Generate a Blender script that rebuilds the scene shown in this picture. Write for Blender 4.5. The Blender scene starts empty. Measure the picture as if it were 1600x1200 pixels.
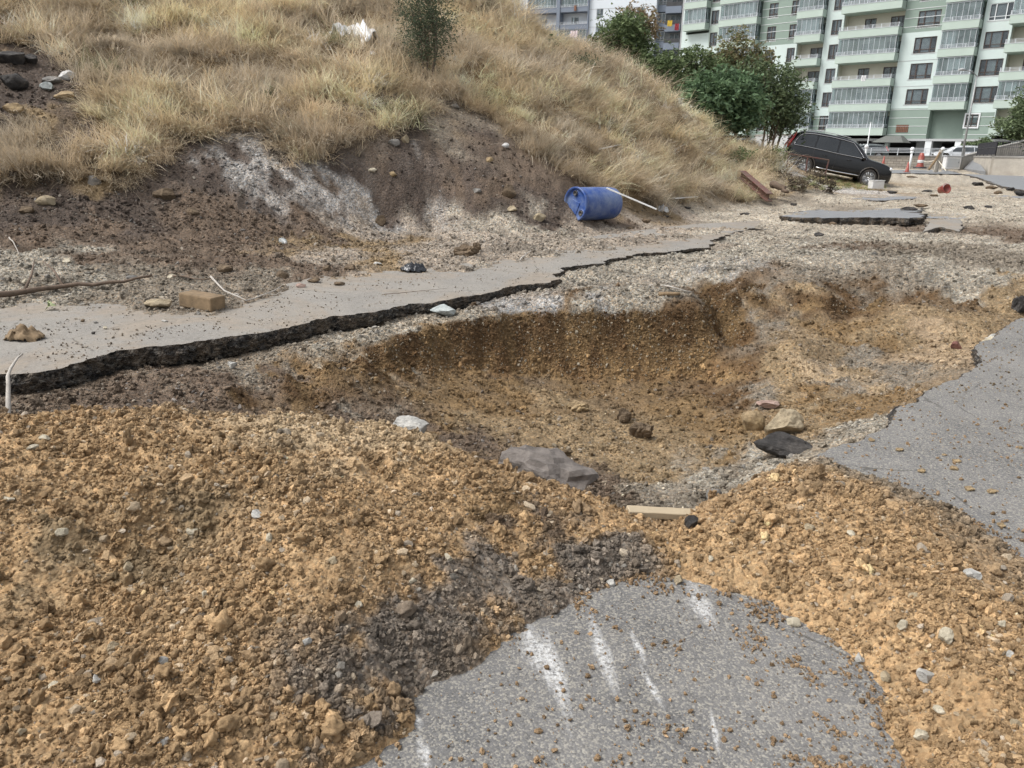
import bpy, bmesh, math, random
import numpy as np
from mathutils import Vector, Matrix, Euler
R = math.radians
rng = np.random.default_rng(7)
random.seed(7)
scene = bpy.context.scene
COL = scene.collection

# ------------------------------------------------------------------ camera
TH, RO, FPX, H = R(16.7), R(1.43), 1200.0, 1.6
fwd = np.array([0, math.cos(TH), -math.sin(TH)])
r0 = np.array([1.0, 0, 0]); u0 = np.cross(r0, fwd)
rgt = r0*math.cos(RO) + u0*math.sin(RO); upv = np.cross(rgt, fwd)
cd = bpy.data.cameras.new('camera'); cam = bpy.data.objects.new('camera', cd); COL.objects.link(cam)
cd.sensor_fit = 'HORIZONTAL'; cd.sensor_width = 36; cd.lens = 36*FPX/1600
cd.clip_start = 0.05; cd.clip_end = 3000
cam.matrix_world = Matrix(((rgt[0], upv[0], -fwd[0], 0), (rgt[1], upv[1], -fwd[1], 0), (rgt[2], upv[2], -fwd[2], H), (0, 0, 0, 1)))
scene.camera = cam

# ------------------------------------------------------------------ sky, sun, exposure
SUN_EL, SUN_AZ = R(54), R(-100)      # soft high light, slightly from the hill side
w = bpy.data.worlds.new('World'); scene.world = w; w.use_nodes = True
nt = w.node_tree; nt.nodes.clear()
sky = nt.nodes.new('ShaderNodeTexSky'); sky.sky_type = 'NISHITA'; sky.sun_disc = False
sky.sun_elevation = SUN_EL; sky.sun_rotation = SUN_AZ; sky.dust_density = 4.0; sky.air_density = 1.0
hs = nt.nodes.new('ShaderNodeHueSaturation'); hs.inputs['Saturation'].default_value = 0.22   # overcast: cloud takes the blue out
bg = nt.nodes.new('ShaderNodeBackground'); bg.inputs['Strength'].default_value = 0.145
out = nt.nodes.new('ShaderNodeOutputWorld')
nt.links.new(sky.outputs[0], hs.inputs['Color']); nt.links.new(hs.outputs[0], bg.inputs['Color']); nt.links.new(bg.outputs[0], out.inputs[0])
sl = bpy.data.lights.new('sun', 'SUN'); sl.energy = 1.25; sl.angle = R(20); sl.color = (1.0, 0.975, 0.94)
so = bpy.data.objects.new('sun', sl); COL.objects.link(so)
# direction towards the sun: Nishita rotation is measured from +Y, clockwise seen from above
sd = Vector((math.sin(SUN_AZ)*math.cos(SUN_EL), math.cos(SUN_AZ)*math.cos(SUN_EL), math.sin(SUN_EL)))
so.rotation_euler = sd.to_track_quat('Z', 'Y').to_euler()
vs = scene.view_settings; vs.view_transform = 'Standard'; vs.look = 'None'; vs.gamma = 1; vs.exposure = 0.74
scene.render.engine = 'CYCLES'
scene.cycles.max_bounces = 6; scene.cycles.transparent_max_bounces = 6

# ------------------------------------------------------------------ helpers
def ray(px, py): return fwd + rgt*((px-800)/FPX) + upv*((600-py)/FPX)
def S(Y): Y = np.asarray(Y, float); return 0.5*(1-np.exp(-np.maximum(Y-3.5, 0)/14.0))+.014*np.clip(Y-32, 0, 60)      # the road climbs gently away from us
def GZ(px, py, z): r = ray(px, py); t = (z-H)/r[2]; return np.array([r[0]*t, r[1]*t, z])
_YS = np.exp(np.linspace(math.log(.5), math.log(110), 3000))
def GR(px, py, rel):
    r = ray(px, py); z = H+r[2]*_YS/r[1]; k = int(np.argmax(z < S(_YS)+rel)) if (z < S(_YS)+rel).any() else len(_YS)-1
    Y = _YS[k]; return np.array([r[0]*Y/r[1], Y, float(S(Y))+rel])
def PY(px, py, Y): r = ray(px, py); t = Y/r[1]; return np.array([r[0]*t, Y, H+r[2]*t])

def tag(o, label=None, cat=None, group=None, kind=None):
    if label: o['label'] = label
    if cat: o['category'] = cat
    if group: o['group'] = group
    if kind: o['kind'] = kind
    return o
def link(name, me, mat=None, parent=None):
    o = bpy.data.objects.new(name, me); COL.objects.link(o)
    if mat is not None:
        for m in (mat if isinstance(mat, (list, tuple)) else [mat]): me.materials.append(m)
    if parent is not None: o.parent = parent
    return o
def empty(name, loc, rot=(0, 0, 0)):
    o = bpy.data.objects.new(name, None); COL.objects.link(o); o.location = loc; o.rotation_euler = rot; o.empty_display_size = .2
    return o
def copy_tree(o, parent=None):
    c = o.copy(); COL.objects.link(c)
    if parent is not None: c.parent = parent
    for ch in list(o.children): copy_tree(ch, c)
    return c
def npmesh(name, V, F, mats=None, smooth=True):
    V = np.asarray(V, np.float32); F = np.asarray(F, np.int32); k = F.shape[1]
    me = bpy.data.meshes.new(name)
    me.vertices.add(len(V)); me.vertices.foreach_set('co', V.ravel())
    me.loops.add(F.size); me.loops.foreach_set('vertex_index', F.ravel())
    me.polygons.add(len(F)); me.polygons.foreach_set('loop_start', np.arange(0, F.size, k, dtype=np.int32))
    me.polygons.foreach_set('loop_total', np.full(len(F), k, np.int32))
    if mats is not None: me.polygons.foreach_set('material_index', np.asarray(mats, np.int32))
    me.polygons.foreach_set('use_smooth', np.full(len(F), smooth))
    me.update(calc_edges=True); return me
class MB:
    """collects boxes, tubes, lathes into one mesh"""
    def __init__(s): s.v = []; s.f = []; s.m = []
    def add(s, vs_, fs_, mi=0):
        b = len(s.v); s.v += [tuple(map(float, v)) for v in vs_]; s.f += [tuple(b+i for i in f) for f in fs_]; s.m += [mi]*len(fs_)
    def box(s, a, b, mi=0, M=None):
        x0, y0, z0 = a; x1, y1, z1 = b
        V = [Vector(p) for p in ((x0,y0,z0),(x1,y0,z0),(x1,y1,z0),(x0,y1,z0),(x0,y0,z1),(x1,y0,z1),(x1,y1,z1),(x0,y1,z1))]
        if M is not None: V = [M @ p for p in V]
        s.add(V, [(0,3,2,1),(4,5,6,7),(0,1,5,4),(1,2,6,5),(2,3,7,6),(3,0,4,7)], mi)
    def tube(s, pts, rad, n=8, mi=0, cap=True):
        pts = [Vector(p) for p in pts]; rings = []; N = len(pts)
        rad = rad if isinstance(rad, (list, tuple)) else [rad]*N
        up = Vector((0, 0, 1)); V = []
        for i, p in enumerate(pts):
            d = (pts[min(i+1, N-1)]-pts[max(i-1, 0)]).normalized()
            a = d.cross(up if abs(d.z) < .95 else Vector((1, 0, 0))).normalized(); b = a.cross(d)
            for k in range(n):
                t = 2*math.pi*k/n; V.append(p+(a*math.cos(t)+b*math.sin(t))*rad[i])
        Fs = [(i*n+k, i*n+(k+1) % n, (i+1)*n+(k+1) % n, (i+1)*n+k) for i in range(N-1) for k in range(n)]
        if cap: Fs += [tuple(range(n-1, -1, -1)), tuple((N-1)*n+k for k in range(n))]
        s.add(V, Fs, mi)
    def lathe(s, prof, n=24, M=None, mi=0):
        V = []
        for r_, z in prof:
            for k in range(n):
                t = 2*math.pi*k/n; p = Vector((r_*math.cos(t), r_*math.sin(t), z)); V.append(M @ p if M is not None else p)
        N = len(prof)
        s.add(V, [(i*n+k, i*n+(k+1) % n, (i+1)*n+(k+1) % n, (i+1)*n+k) for i in range(N-1) for k in range(n)], mi)
    def build(s, name, mat, parent=None, smooth=False, bevel=0):
        me = bpy.data.meshes.new(name); me.from_pydata(s.v, [], s.f); me.polygons.foreach_set('material_index', s.m)
        if smooth: me.polygons.foreach_set('use_smooth', [True]*len(s.f))
        me.update(); o = link(name, me, mat, parent)
        if bevel:
            b = o.modifiers.new('bevel', 'BEVEL'); b.width = bevel; b.segments = 2; b.limit_method = 'ANGLE'
        return o

# ------------------------------------------------------------------ numpy gradient noise
_perm = rng.permutation(256); _perm = np.concatenate([_perm, _perm, _perm]); _ang = rng.random(256)*2*math.pi
_gx, _gy = np.cos(_ang), np.sin(_ang)
def perlin(x, y):
    xi = np.floor(x).astype(int); yi = np.floor(y).astype(int); xf = x-xi; yf = y-yi
    xi &= 255; yi &= 255; u = xf*xf*xf*(xf*(xf*6-15)+10); v = yf*yf*yf*(yf*(yf*6-15)+10)
    def g(i, j, dx, dy): h = _perm[_perm[i & 255]+(j & 255)]; return _gx[h]*dx+_gy[h]*dy
    a = g(xi, yi, xf, yf); b = g(xi+1, yi, xf-1, yf); c = g(xi, yi+1, xf, yf-1); d = g(xi+1, yi+1, xf-1, yf-1)
    return 1.5*((a*(1-u)+b*u)*(1-v)+(c*(1-u)+d*u)*v)
def fbm(x, y, s, oct=4, gain=.5):
    o = 0; a = 1; x = np.asarray(x, float)/s; y = np.asarray(y, float)/s
    for i in range(oct): o = o+a*perlin(x+17.3*i, y+9.1*i); x = x*2; y = y*2; a *= gain
    return o
def inpoly(x, y, poly):
    x = np.asarray(x); y = np.asarray(y); c = np.zeros(x.shape, bool); n = len(poly)
    for i in range(n):
        x1, y1 = poly[i][:2]; x2, y2 = poly[(i+1) % n][:2]
        if y1 == y2: continue
        c ^= ((y1 > y) != (y2 > y)) & (x < (x2-x1)*(y-y1)/(y2-y1)+x1)
    return c
def polydist(x, y, pl):
    """distance to an open polyline (world xy)"""
    d = np.full(np.shape(x), 1e9)
    for a, b in zip(pl[:-1], pl[1:]):
        ax, ay = a[:2]; bx, by = b[:2]; L = (bx-ax)**2+(by-ay)**2+1e-9
        t = np.clip(((x-ax)*(bx-ax)+(y-ay)*(by-ay))/L, 0, 1)
        d = np.minimum(d, np.hypot(x-ax-t*(bx-ax), y-ay-t*(by-ay)))
    return d

# ------------------------------------------------------------------ material helpers
def newmat(name):
    m = bpy.data.materials.new(name); m.use_nodes = True; t = m.node_tree
    b = t.nodes['Principled BSDF']; return m, t, b
def N(t, typ, **kw):
    n = t.nodes.new(typ)
    for k, v in kw.items():
        if k.startswith('i_'):
            key = k[2:]; key = int(key) if key.isdigit() else key.replace('_', ' ')
            n.inputs[key].default_value = v
        else: setattr(n, k, v)
    return n
def simple(name, col, rough=.6, metal=0, var=.12, scale=6, dirt=None, dirt_amt=.3, bump=0, spec=.5, coat=0):
    """painted or plain surface with procedural mottling and optional dirt colour"""
    m, t, b = newmat(name); L = t.links.new
    tc = N(t, 'ShaderNodeTexCoord'); nz = N(t, 'ShaderNodeTexNoise', i_Scale=scale, i_Detail=6.0, i_Roughness=.65); L(tc.outputs['Object'], nz.inputs['Vector'])
    mr = N(t, 'ShaderNodeMapRange', i_1=.3, i_2=.7, i_3=1-var, i_4=1+var); L(nz.outputs[0], mr.inputs[0])
    mx = N(t, 'ShaderNodeMix', data_type='RGBA', blend_type='MULTIPLY'); mx.inputs[0].default_value = 1
    mx.inputs[6].default_value = (*col, 1); L(mr.outputs[0], mx.inputs[7]); last = mx.outputs[2]
    if dirt:
        n2 = N(t, 'ShaderNodeTexNoise', i_Scale=scale*.45, i_Detail=8.0, i_Roughness=.75); L(tc.outputs['Object'], n2.inputs['Vector'])
        r2 = N(t, 'ShaderNodeMapRange', i_1=.5-dirt_amt*.3, i_2=.75-dirt_amt*.3, i_3=0., i_4=min(1., dirt_amt*2)); L(n2.outputs[0], r2.inputs[0])
        m2 = N(t, 'ShaderNodeMix', data_type='RGBA'); L(r2.outputs[0], m2.inputs[0]); L(last, m2.inputs[6]); m2.inputs[7].default_value = (*dirt, 1); last = m2.outputs[2]
    L(last, b.inputs['Base Color']); b.inputs['Roughness'].default_value = rough; b.inputs['Metallic'].default_value = metal
    b.inputs['Specular IOR Level'].default_value = spec; b.inputs['Coat Weight'].default_value = coat
    if bump:
        bp = N(t, 'ShaderNodeBump', i_Strength=.6, i_Distance=bump); n3 = N(t, 'ShaderNodeTexNoise', i_Scale=scale*4, i_Detail=8.0, i_Roughness=.7)
        L(tc.outputs['Object'], n3.inputs['Vector']); L(n3.outputs[0], bp.inputs['Height']); L(bp.outputs[0], b.inputs['Normal'])
    return m
# ------------------------------------------------------------------ terrain: measured points
CP = []
def add(p): CP.append(tuple(float(c) for c in p))
def res(pts, step):
    out = []
    for a, b in zip(pts[:-1], pts[1:]):
        a = np.array(a, float); b = np.array(b, float); n = max(1, int(np.hypot(*(b-a)[:2])/step))
        out += [a+(b-a)*k/n for k in range(n)]
    return out+[np.array(pts[-1], float)]
def line(lst, step=.35, rel=True):
    w_ = [GR(*q) if rel else GZ(*q) for q in lst]; pts = res(w_, step)
    for p in pts: add(p)
    return pts
def rel(lst):
    for q in lst: add(GR(*q))
def shift(pts, dx, dy, dz=None, z=None):
    for p in pts: add((p[0]+dx, p[1]+dy, p[2]+dz if z is None else z))
# boundary of the foreground tarmac patch (where the heap meets the road)
B0 = [(470,1240),(560,1195),(640,1150),(655,1100),(720,1055),(800,1010),(795,990),(880,950),(960,920),(1010,905),(1090,908),(1150,925),(1200,940),(1260,978),(1300,1002),(1345,1045),(1375,1090),(1405,1150),(1440,1240)]
b0 = [GR(x, y, .0) for x, y in B0]; c0 = np.mean(b0, axis=0)
for p in res(b0, .14):
    d = (c0-p)[:2]; d /= np.hypot(*d)+1e-6
    add((p[0], p[1], .006)); add((p[0]+d[0]*.1, p[1]+d[1]*.1, -.05)); add((p[0]-d[0]*.14, p[1]-d[1]*.14, .06))
for q in [(700,1180),(900,1180),(1100,1180),(1300,1180),(900,1050),(1100,1050),(1000,960),(800,1100),(1200,1080),(1250,1150)]: add(GR(*q, -.09))
for x in (-2.5, -1, 0, 1, 2.5, 4, 7): add((x, -3, -.09)); add((x, .2, -.09 if -.3 < x < .6 or x > 2.4 else .04))
add((12, 0, -.1)); add((12, 4, -.05)); add((-8, -3, .2)); add((-8, 0, .3)); add((-8, 3, .25))
B1 = [(1285,712),(1340,738),(1430,772),(1500,806),(1560,850),(1620,893),(1750,960)]
b1 = [GR(x, y, 0) for x, y in B1]
for p in res(b1, .2): add((p[0], p[1], S(p[1])+.006)); add((p[0]+.07, p[1]+.09, -.07)); add((p[0]-.08, p[1]-.1, .05))
rel([(1500,700,-.1),(1600,700,-.1),(1600,580,-.1),(1500,650,-.1),(1620,800,-.1),(1800,800,-.1),(1800,600,-.1),(1420,700,-.1),(2000,700,-.1),(1560,760,-.1)])
# left heap: crest, front
C1 = line([(-250,655,.38),(-100,650,.38),(0,650,.38),(120,643,.38),(230,640,.38),(400,650,.33),(520,655,.30),(600,662,.27),(700,692,.21),(780,732,.16),(860,757,.11),(930,785,.07),(1000,805,.03),(1050,828,.0)], .25)
rel([(0,750,.37),(200,760,.38),(400,750,.34),(600,760,.24),(750,800,.17),(880,850,.09),(950,880,.05),(0,900,.20),(200,875,.15),(100,870,.18),(330,775,.34),(400,850,.29),(550,880,.25),(700,900,.15),
     (300,950,.2),(0,1000,.15),(0,1200,.12),(200,1200,.12),(400,1100,.14),(500,1000,.18),(600,1060,.08),(200,1050,.17),(400,1190,.06),(-300,900,.3),(-300,1200,.2),(-300,750,.38),(100,800,.33),(480,800,.32),(300,700,.38),(640,820,.22),(150,840,.17),(260,870,.14),(60,880,.19),(330,830,.22)])
shift([p for p in C1 if p[0] < -1.0], 0, .45, z=.12); shift([p for p in C1 if p[0] < -1.0], 0, .7, z=-.02)
shift([p for p in C1 if p[0] >= -1.0], .12, .42, z=-.18); shift([p for p in C1 if p[0] >= -1.0], .2, .75, z=-.36)
# ground under the undermined slab, and the gravel shelf
U = line([(-150,640,-.1),(0,640,-.1),(60,625,-.11),(100,614,-.12),(227,594,-.12),(300,588,-.13),(350,574,-.12),(450,548,-.11),(600,520,-.09),(690,498,-.07),(780,470,-.055),(850,452,-.05),(872,444,-.045)], .3)
shift([p for p in U if p[0] < .3], -.05, .38, dz=-.03); shift([p for p in U if p[0] < .3], -.1, .9, dz=-.02)
RIM1 = line([(235,638,-.16),(300,622,-.13),(360,600,-.115),(450,574,-.1),(560,545,-.08),(640,517,-.07),(700,501,-.06),(780,492,-.05),(850,485,-.045),(1000,482,-.04),(1090,480,-.04)], .25)
shift([p for p in RIM1 if p[0] > -.9], .0, -.055, dz=-.17); shift([p for p in RIM1 if p[0] > -.6], .01, -.11, dz=-.27)
line([(300,632,-.22),(400,614,-.25),(500,598,-.30),(640,578,-.40),(700,574,-.47),(750,574,-.53),(850,580,-.61),(1000,586,-.66),(1082,588,-.67)], .25)
rel([(400,640,-.3),(500,640,-.38),(600,645,-.44),(640,605,-.44),(750,605,-.56),(850,610,-.63),(1000,615,-.68),(1090,625,-.68),(700,665,-.58),(800,665,-.63),(900,655,-.66),(1000,690,-.70),(1100,700,-.68),
     (1150,750,-.6),(1050,755,-.66),(950,735,-.65),(1020,785,-.56),(1100,778,-.46),(850,720,-.6),(1140,640,-.64),(1150,700,-.62),(1200,720,-.54)])
# rim turning away into the notch
RIM2 = line([(1096,480,-.04),(1099,468,-.03),(1092,456,-.02),(1150,442,.02),(1166,431,.04)], .2); shift(RIM2, .07, -.03, dz=-.22)
line([(1106,486,-.36),(1114,504,-.52),(1132,560,-.64)], .2); rel([(1150,470,-.2),(1172,468,-.16),(1128,470,-.2),(1142,455,-.1),(1160,500,-.28),(1170,540,-.38),(1120,600,-.68)])
# right heap
C3 = line([(1050,828,.0),(1090,800,.05),(1130,776,.10),(1180,744,.15),(1230,722,.15),(1280,711,.10),(1305,714,.04)], .2)
shift(C3, 0, .25, z=-.12); shift(C3, 0, .5, z=-.36)
rel([(1200,800,.17),(1300,800,.16),(1200,880,.09),(1100,868,.06),(1350,900,.16),(1450,850,.13),(1450,950,.17),(1550,950,.14),(1500,1050,.15),(1450,1130,.06),(1600,1150,.17),(1600,1000,.13),(1720,1100,.14),(1700,1000,.06),(1520,1200,.12),(1380,960,.12),(1800,1200,.1),(1150,840,.08)])
# second hollow
rel([(1180,415,.12),(1300,405,.12),(1400,410,.12),(1500,425,.10),(1600,445,.07),(1700,450,.05)])
RIM3 = line([(1180,442,.02),(1240,436,.05),(1300,452,.0),(1380,452,.03),(1440,455,.03),(1530,461,.01),(1590,474,-.03)], .3)
shift(RIM3, .0, -.07, dz=-.13)
line([(1200,482,-.24),(1300,496,-.32),(1380,494,-.31),(1430,488,-.27),(1530,492,-.22),(1585,500,-.14)], .3)
rel([(1180,560,-.42),(1255,528,-.27),(1300,570,-.47),(1400,550,-.40),(1500,545,-.31),(1300,620,-.48),(1200,620,-.5),(1400,610,-.4),(1335,655,-.45),(1450,585,-.33),(1230,690,-.5),(1285,690,-.42),(1385,645,-.34),(1520,568,-.2),(1560,505,-.14),(1300,535,-.36),(1500,515,-.2)])
# far edge of the near road slab
EDGE_R = [(1800,455),(1700,475),(1605,496),(1572,508),(1560,522),(1520,545),(1538,566),(1500,590),(1445,612),(1432,628),(1402,640),(1392,662),(1350,684),(1325,694),(1290,706),(1262,722)]
for p in res([GR(x, y, 0) for x, y in EDGE_R], .3): add((p[0]+.12, p[1]-.12, S(p[1])-.16)); add((p[0]-.06, p[1]+.08, S(p[1])-.2))
# gravel over the road, debris beyond the left slab
rel([(900,455,-.03),(1000,432,-.02),(1100,425,.0),(1000,455,-.03),(950,414,-.045),(1060,397,-.035),(1115,386,-.035),(1160,365,-.02),(1200,385,.02),(1300,375,.03),(1400,385,.05),(1500,385,.03),(1600,400,.04),(1450,425,.06),
     (1250,350,-.06),(1310,352,-.1),(1380,352,-.12),(1440,350,-.08),(1220,330,-.01),(1500,365,-.02),(1560,340,.02),(1460,320,-.02),(1550,310,.0),(1500,300,-.02),(1600,300,-.05),(1440,272,.0),(1400,280,-.02),(1700,380,.05),(1900,400,.05),(1500,272,.0),(1600,282,-.03),(1350,360,-.1),(1340,332,-.06),(1300,323,-.05)])
FA = [(-120,495),(0,480),(100,474),(200,486),(350,488),(442,460),(480,436),(600,428),(720,424),(790,410),(900,396),(1000,384),(1085,374),(1150,362)]
for p in res([GR(x, y, 0) for x, y in FA], .3):
    add((p[0], p[1], S(p[1])+.008)); add((p[0]+.05, p[1]-.22, S(p[1])-.03)); add((p[0]-.05, p[1]+.3, S(p[1])+.045)); add((p[0]+.1, p[1]-.6, S(p[1])-.06))
# slope foot
FOOT = [(-120,415,.12),(0,405,.12),(120,400,.13),(250,385,.12),(400,372,.1),(500,368,.1),(600,350,.1),(680,352,.1),(760,358,.1),(830,356,.1),(900,356,.06),(975,345,.08),(1060,318,.08),(1150,304,.08),(1200,300,.05),(1260,300,.05)]
foot = [GR(*q) for q in FOOT]
for p in res(foot, .5): add(p)
rel([(480,395,.12),(420,410,.1),(560,395,.09),(700,385,.08),(830,378,.05),(100,440,.08),(250,430,.07),(1000,352,.03),(300,400,.12)])
# hill
HILL = {-150:[(330,10.6),(200,12.3),(60,14.6)],0:[(330,10.9),(270,11.7),(180,13),(100,14.5),(0,17)], 200:[(330,11.4),(250,12.6),(180,13.9),(100,15.7),(0,18.6)], 400:[(310,12.4),(250,13.3),(190,14.6),(100,16.9),(0,20)],
        500:[(300,13.2),(230,14)], 600:[(300,13.75),(220,14.6),(160,15.9),(80,18.2),(0,21.5)], 750:[(300,14.2),(250,15.1),(200,16.3),(120,18.8),(60,21.6)], 880:[(310,14.8),(270,15.8),(220,17.6),(150,20.6),(110,23.2)],
        1000:[(300,18.6),(270,19.6),(240,21),(190,24),(150,26.5)], 1100:[(290,24),(260,26.5),(235,29)], 1180:[(280,27.5),(255,30.5)], 1235:[(275,29.3)]}
for x, l in HILL.items():
    for y, Y in l: add(PY(x, y, Y))
ridge = [PY(*q) for q in [(750,0,24),(800,24,25),(850,52,26),(900,74,27),(950,92,28),(1000,114,29),(1050,152,30),(1080,188,31),(1110,214,32),(1170,228,34),(1225,240,36)]]
for p in res(ridge, 1.2): add(p); add((p[0]+1.2, p[1]+4.5, max(.8, p[2]-2.2))); add((p[0]+3, p[1]+11, .9))
for q in [(-150,-200,23),(100,-200,24),(300,-200,25.5),(500,-170,27),(650,-100,27),(720,-60,26.5)]: add(PY(*q))
for q in [(-30,30,9),(-20,36,11),(-8,34,9.5),(-5,42,4),(-30,60,9),(0,60,1.2),(-20,14,9),(-14,10,4.2),(-10,7,1.2),(-12,4,.8),(10,50,1),(20,60,1),(15,40,.9),(90,60,1.3),(60,30,.5),(30,20,.5),(20,12,.35),(30,5,.1),(14,8,.15),(60,100,1.6),(0,120,1.5),(100,120,2),(-60,120,5),(300,400,2),(-300,400,6),(0,400,2)]: add(q)
# ground by the parked car and the far road
for q in [(1259,272,36),(1240,270,36.4),(1310,282,35.8),(1358,291,35.4),(1395,290,36),(1300,290,33.5),(1270,286,32),(1250,292,29.5),(1259,262,39.5),(1358,281,39),(1210,262,35),(1340,296,32)]: add(PY(*q))
for q in [(30,75,1.2),(50,75,1.2),(45,66,1.05),(60,66,1.2),(75,78,2.5),(30,50,.75),(22,45,.7),(20,36,.5)]: add(q)
CP = np.array(CP)
def solve():
    X = CP[:, :2]; D = np.hypot(X[:, None, 0]-X[None, :, 0], X[:, None, 1]-X[None, :, 1]); n = len(X)
    A = np.zeros((n+3, n+3)); A[:n, :n] = -D+np.eye(n)*.01*0+np.eye(n)*.008; A[:n, n:] = np.c_[X, np.ones(n)]; A[n:, :n] = A[:n, n:].T
    b = np.zeros(n+3); b[:n] = CP[:, 2]; return np.linalg.solve(A, b)
WR = solve()
def base_h(x, y):
    x = np.asarray(x, float); y = np.asarray(y, float); sh = x.shape; x = x.ravel(); y = y.ravel(); o = np.empty(len(x)); n = len(CP)
    cx = CP[:, 0].astype(np.float32); cy = CP[:, 1].astype(np.float32); wv = WR[:n].astype(np.float64)
    for i in range(0, len(x), 8192):
        a = x[i:i+8192].astype(np.float32)[:, None]-cx; b = y[i:i+8192].astype(np.float32)[:, None]-cy
        o[i:i+8192] = -np.sqrt(a*a+b*b)@wv
    o += WR[n]*x+WR[n+1]*y+WR[n+2]
    return o.reshape(sh)
def hit(px, py, y0=1.0, y1=70):
    """first point of the bare terrain on a sight line (used once, to measure where things stand)"""
    r = ray(px, py); Ys = np.exp(np.linspace(math.log(y0), math.log(y1), 500)); t = Ys/r[1]
    h = base_h(r[0]*t, Ys); z = H+r[2]*t; k = np.argmax(z < h)
    if not (z < h).any(): k = len(Ys)-1
    if k:
        a, b = z[k-1]-h[k-1], z[k]-h[k]; f = a/(a-b+1e-12); Y = Ys[k-1]+(Ys[k]-Ys[k-1])*f
    else: Y = Ys[0]
    return np.array([r[0]*Y/r[1], Y, float(base_h(np.array([r[0]*Y/r[1]]), np.array([Y]))[0])])
def hits(l): return [hit(*q[:2]) for q in l]
# ------------------------------------------------------------------ zones (world outlines measured from the ground itself)
GRASS_EDGE = [(-200,60),(0,60),(70,75),(130,130),(150,160),(128,215),(112,262),(78,268),(62,205),(0,188),(-200,190)]   # bare rocky scar at left
SCAR = [(-200,288),(0,280),(40,276),(120,277),(215,268),(245,232),(250,215),(300,218),(360,195),(420,205),(440,235),(530,240),(530,210),(600,205),(640,195),(645,170),(690,155),(730,158),(790,200),(850,246),(900,276),(945,304),(990,322),(1060,312),(1110,300),(1200,300),(1235,292)]
ZN = {}
def grid_noise(x, y): return fbm(x, y, .9, 3)
scar_w = hits(SCAR); foot_far = [(p[0]+1.5, p[1]-.0) for p in scar_w[-1:]]
hill_poly = [tuple(p[:2]) for p in scar_w]+[(10.3,31),(11.6,37),(14,46),(20,60),(-60,60),(-60,8),(-12,8)]
rock_poly = [tuple(p[:2]) for p in hits(GRASS_EDGE)]
def grass_mask(x, y):
    jx = x+.28*fbm(x, y, .7, 3); jy = y+.28*fbm(x+50, y, .7, 3)
    return inpoly(jx, jy, hill_poly) & ~inpoly(jx, jy, rock_poly)
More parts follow.
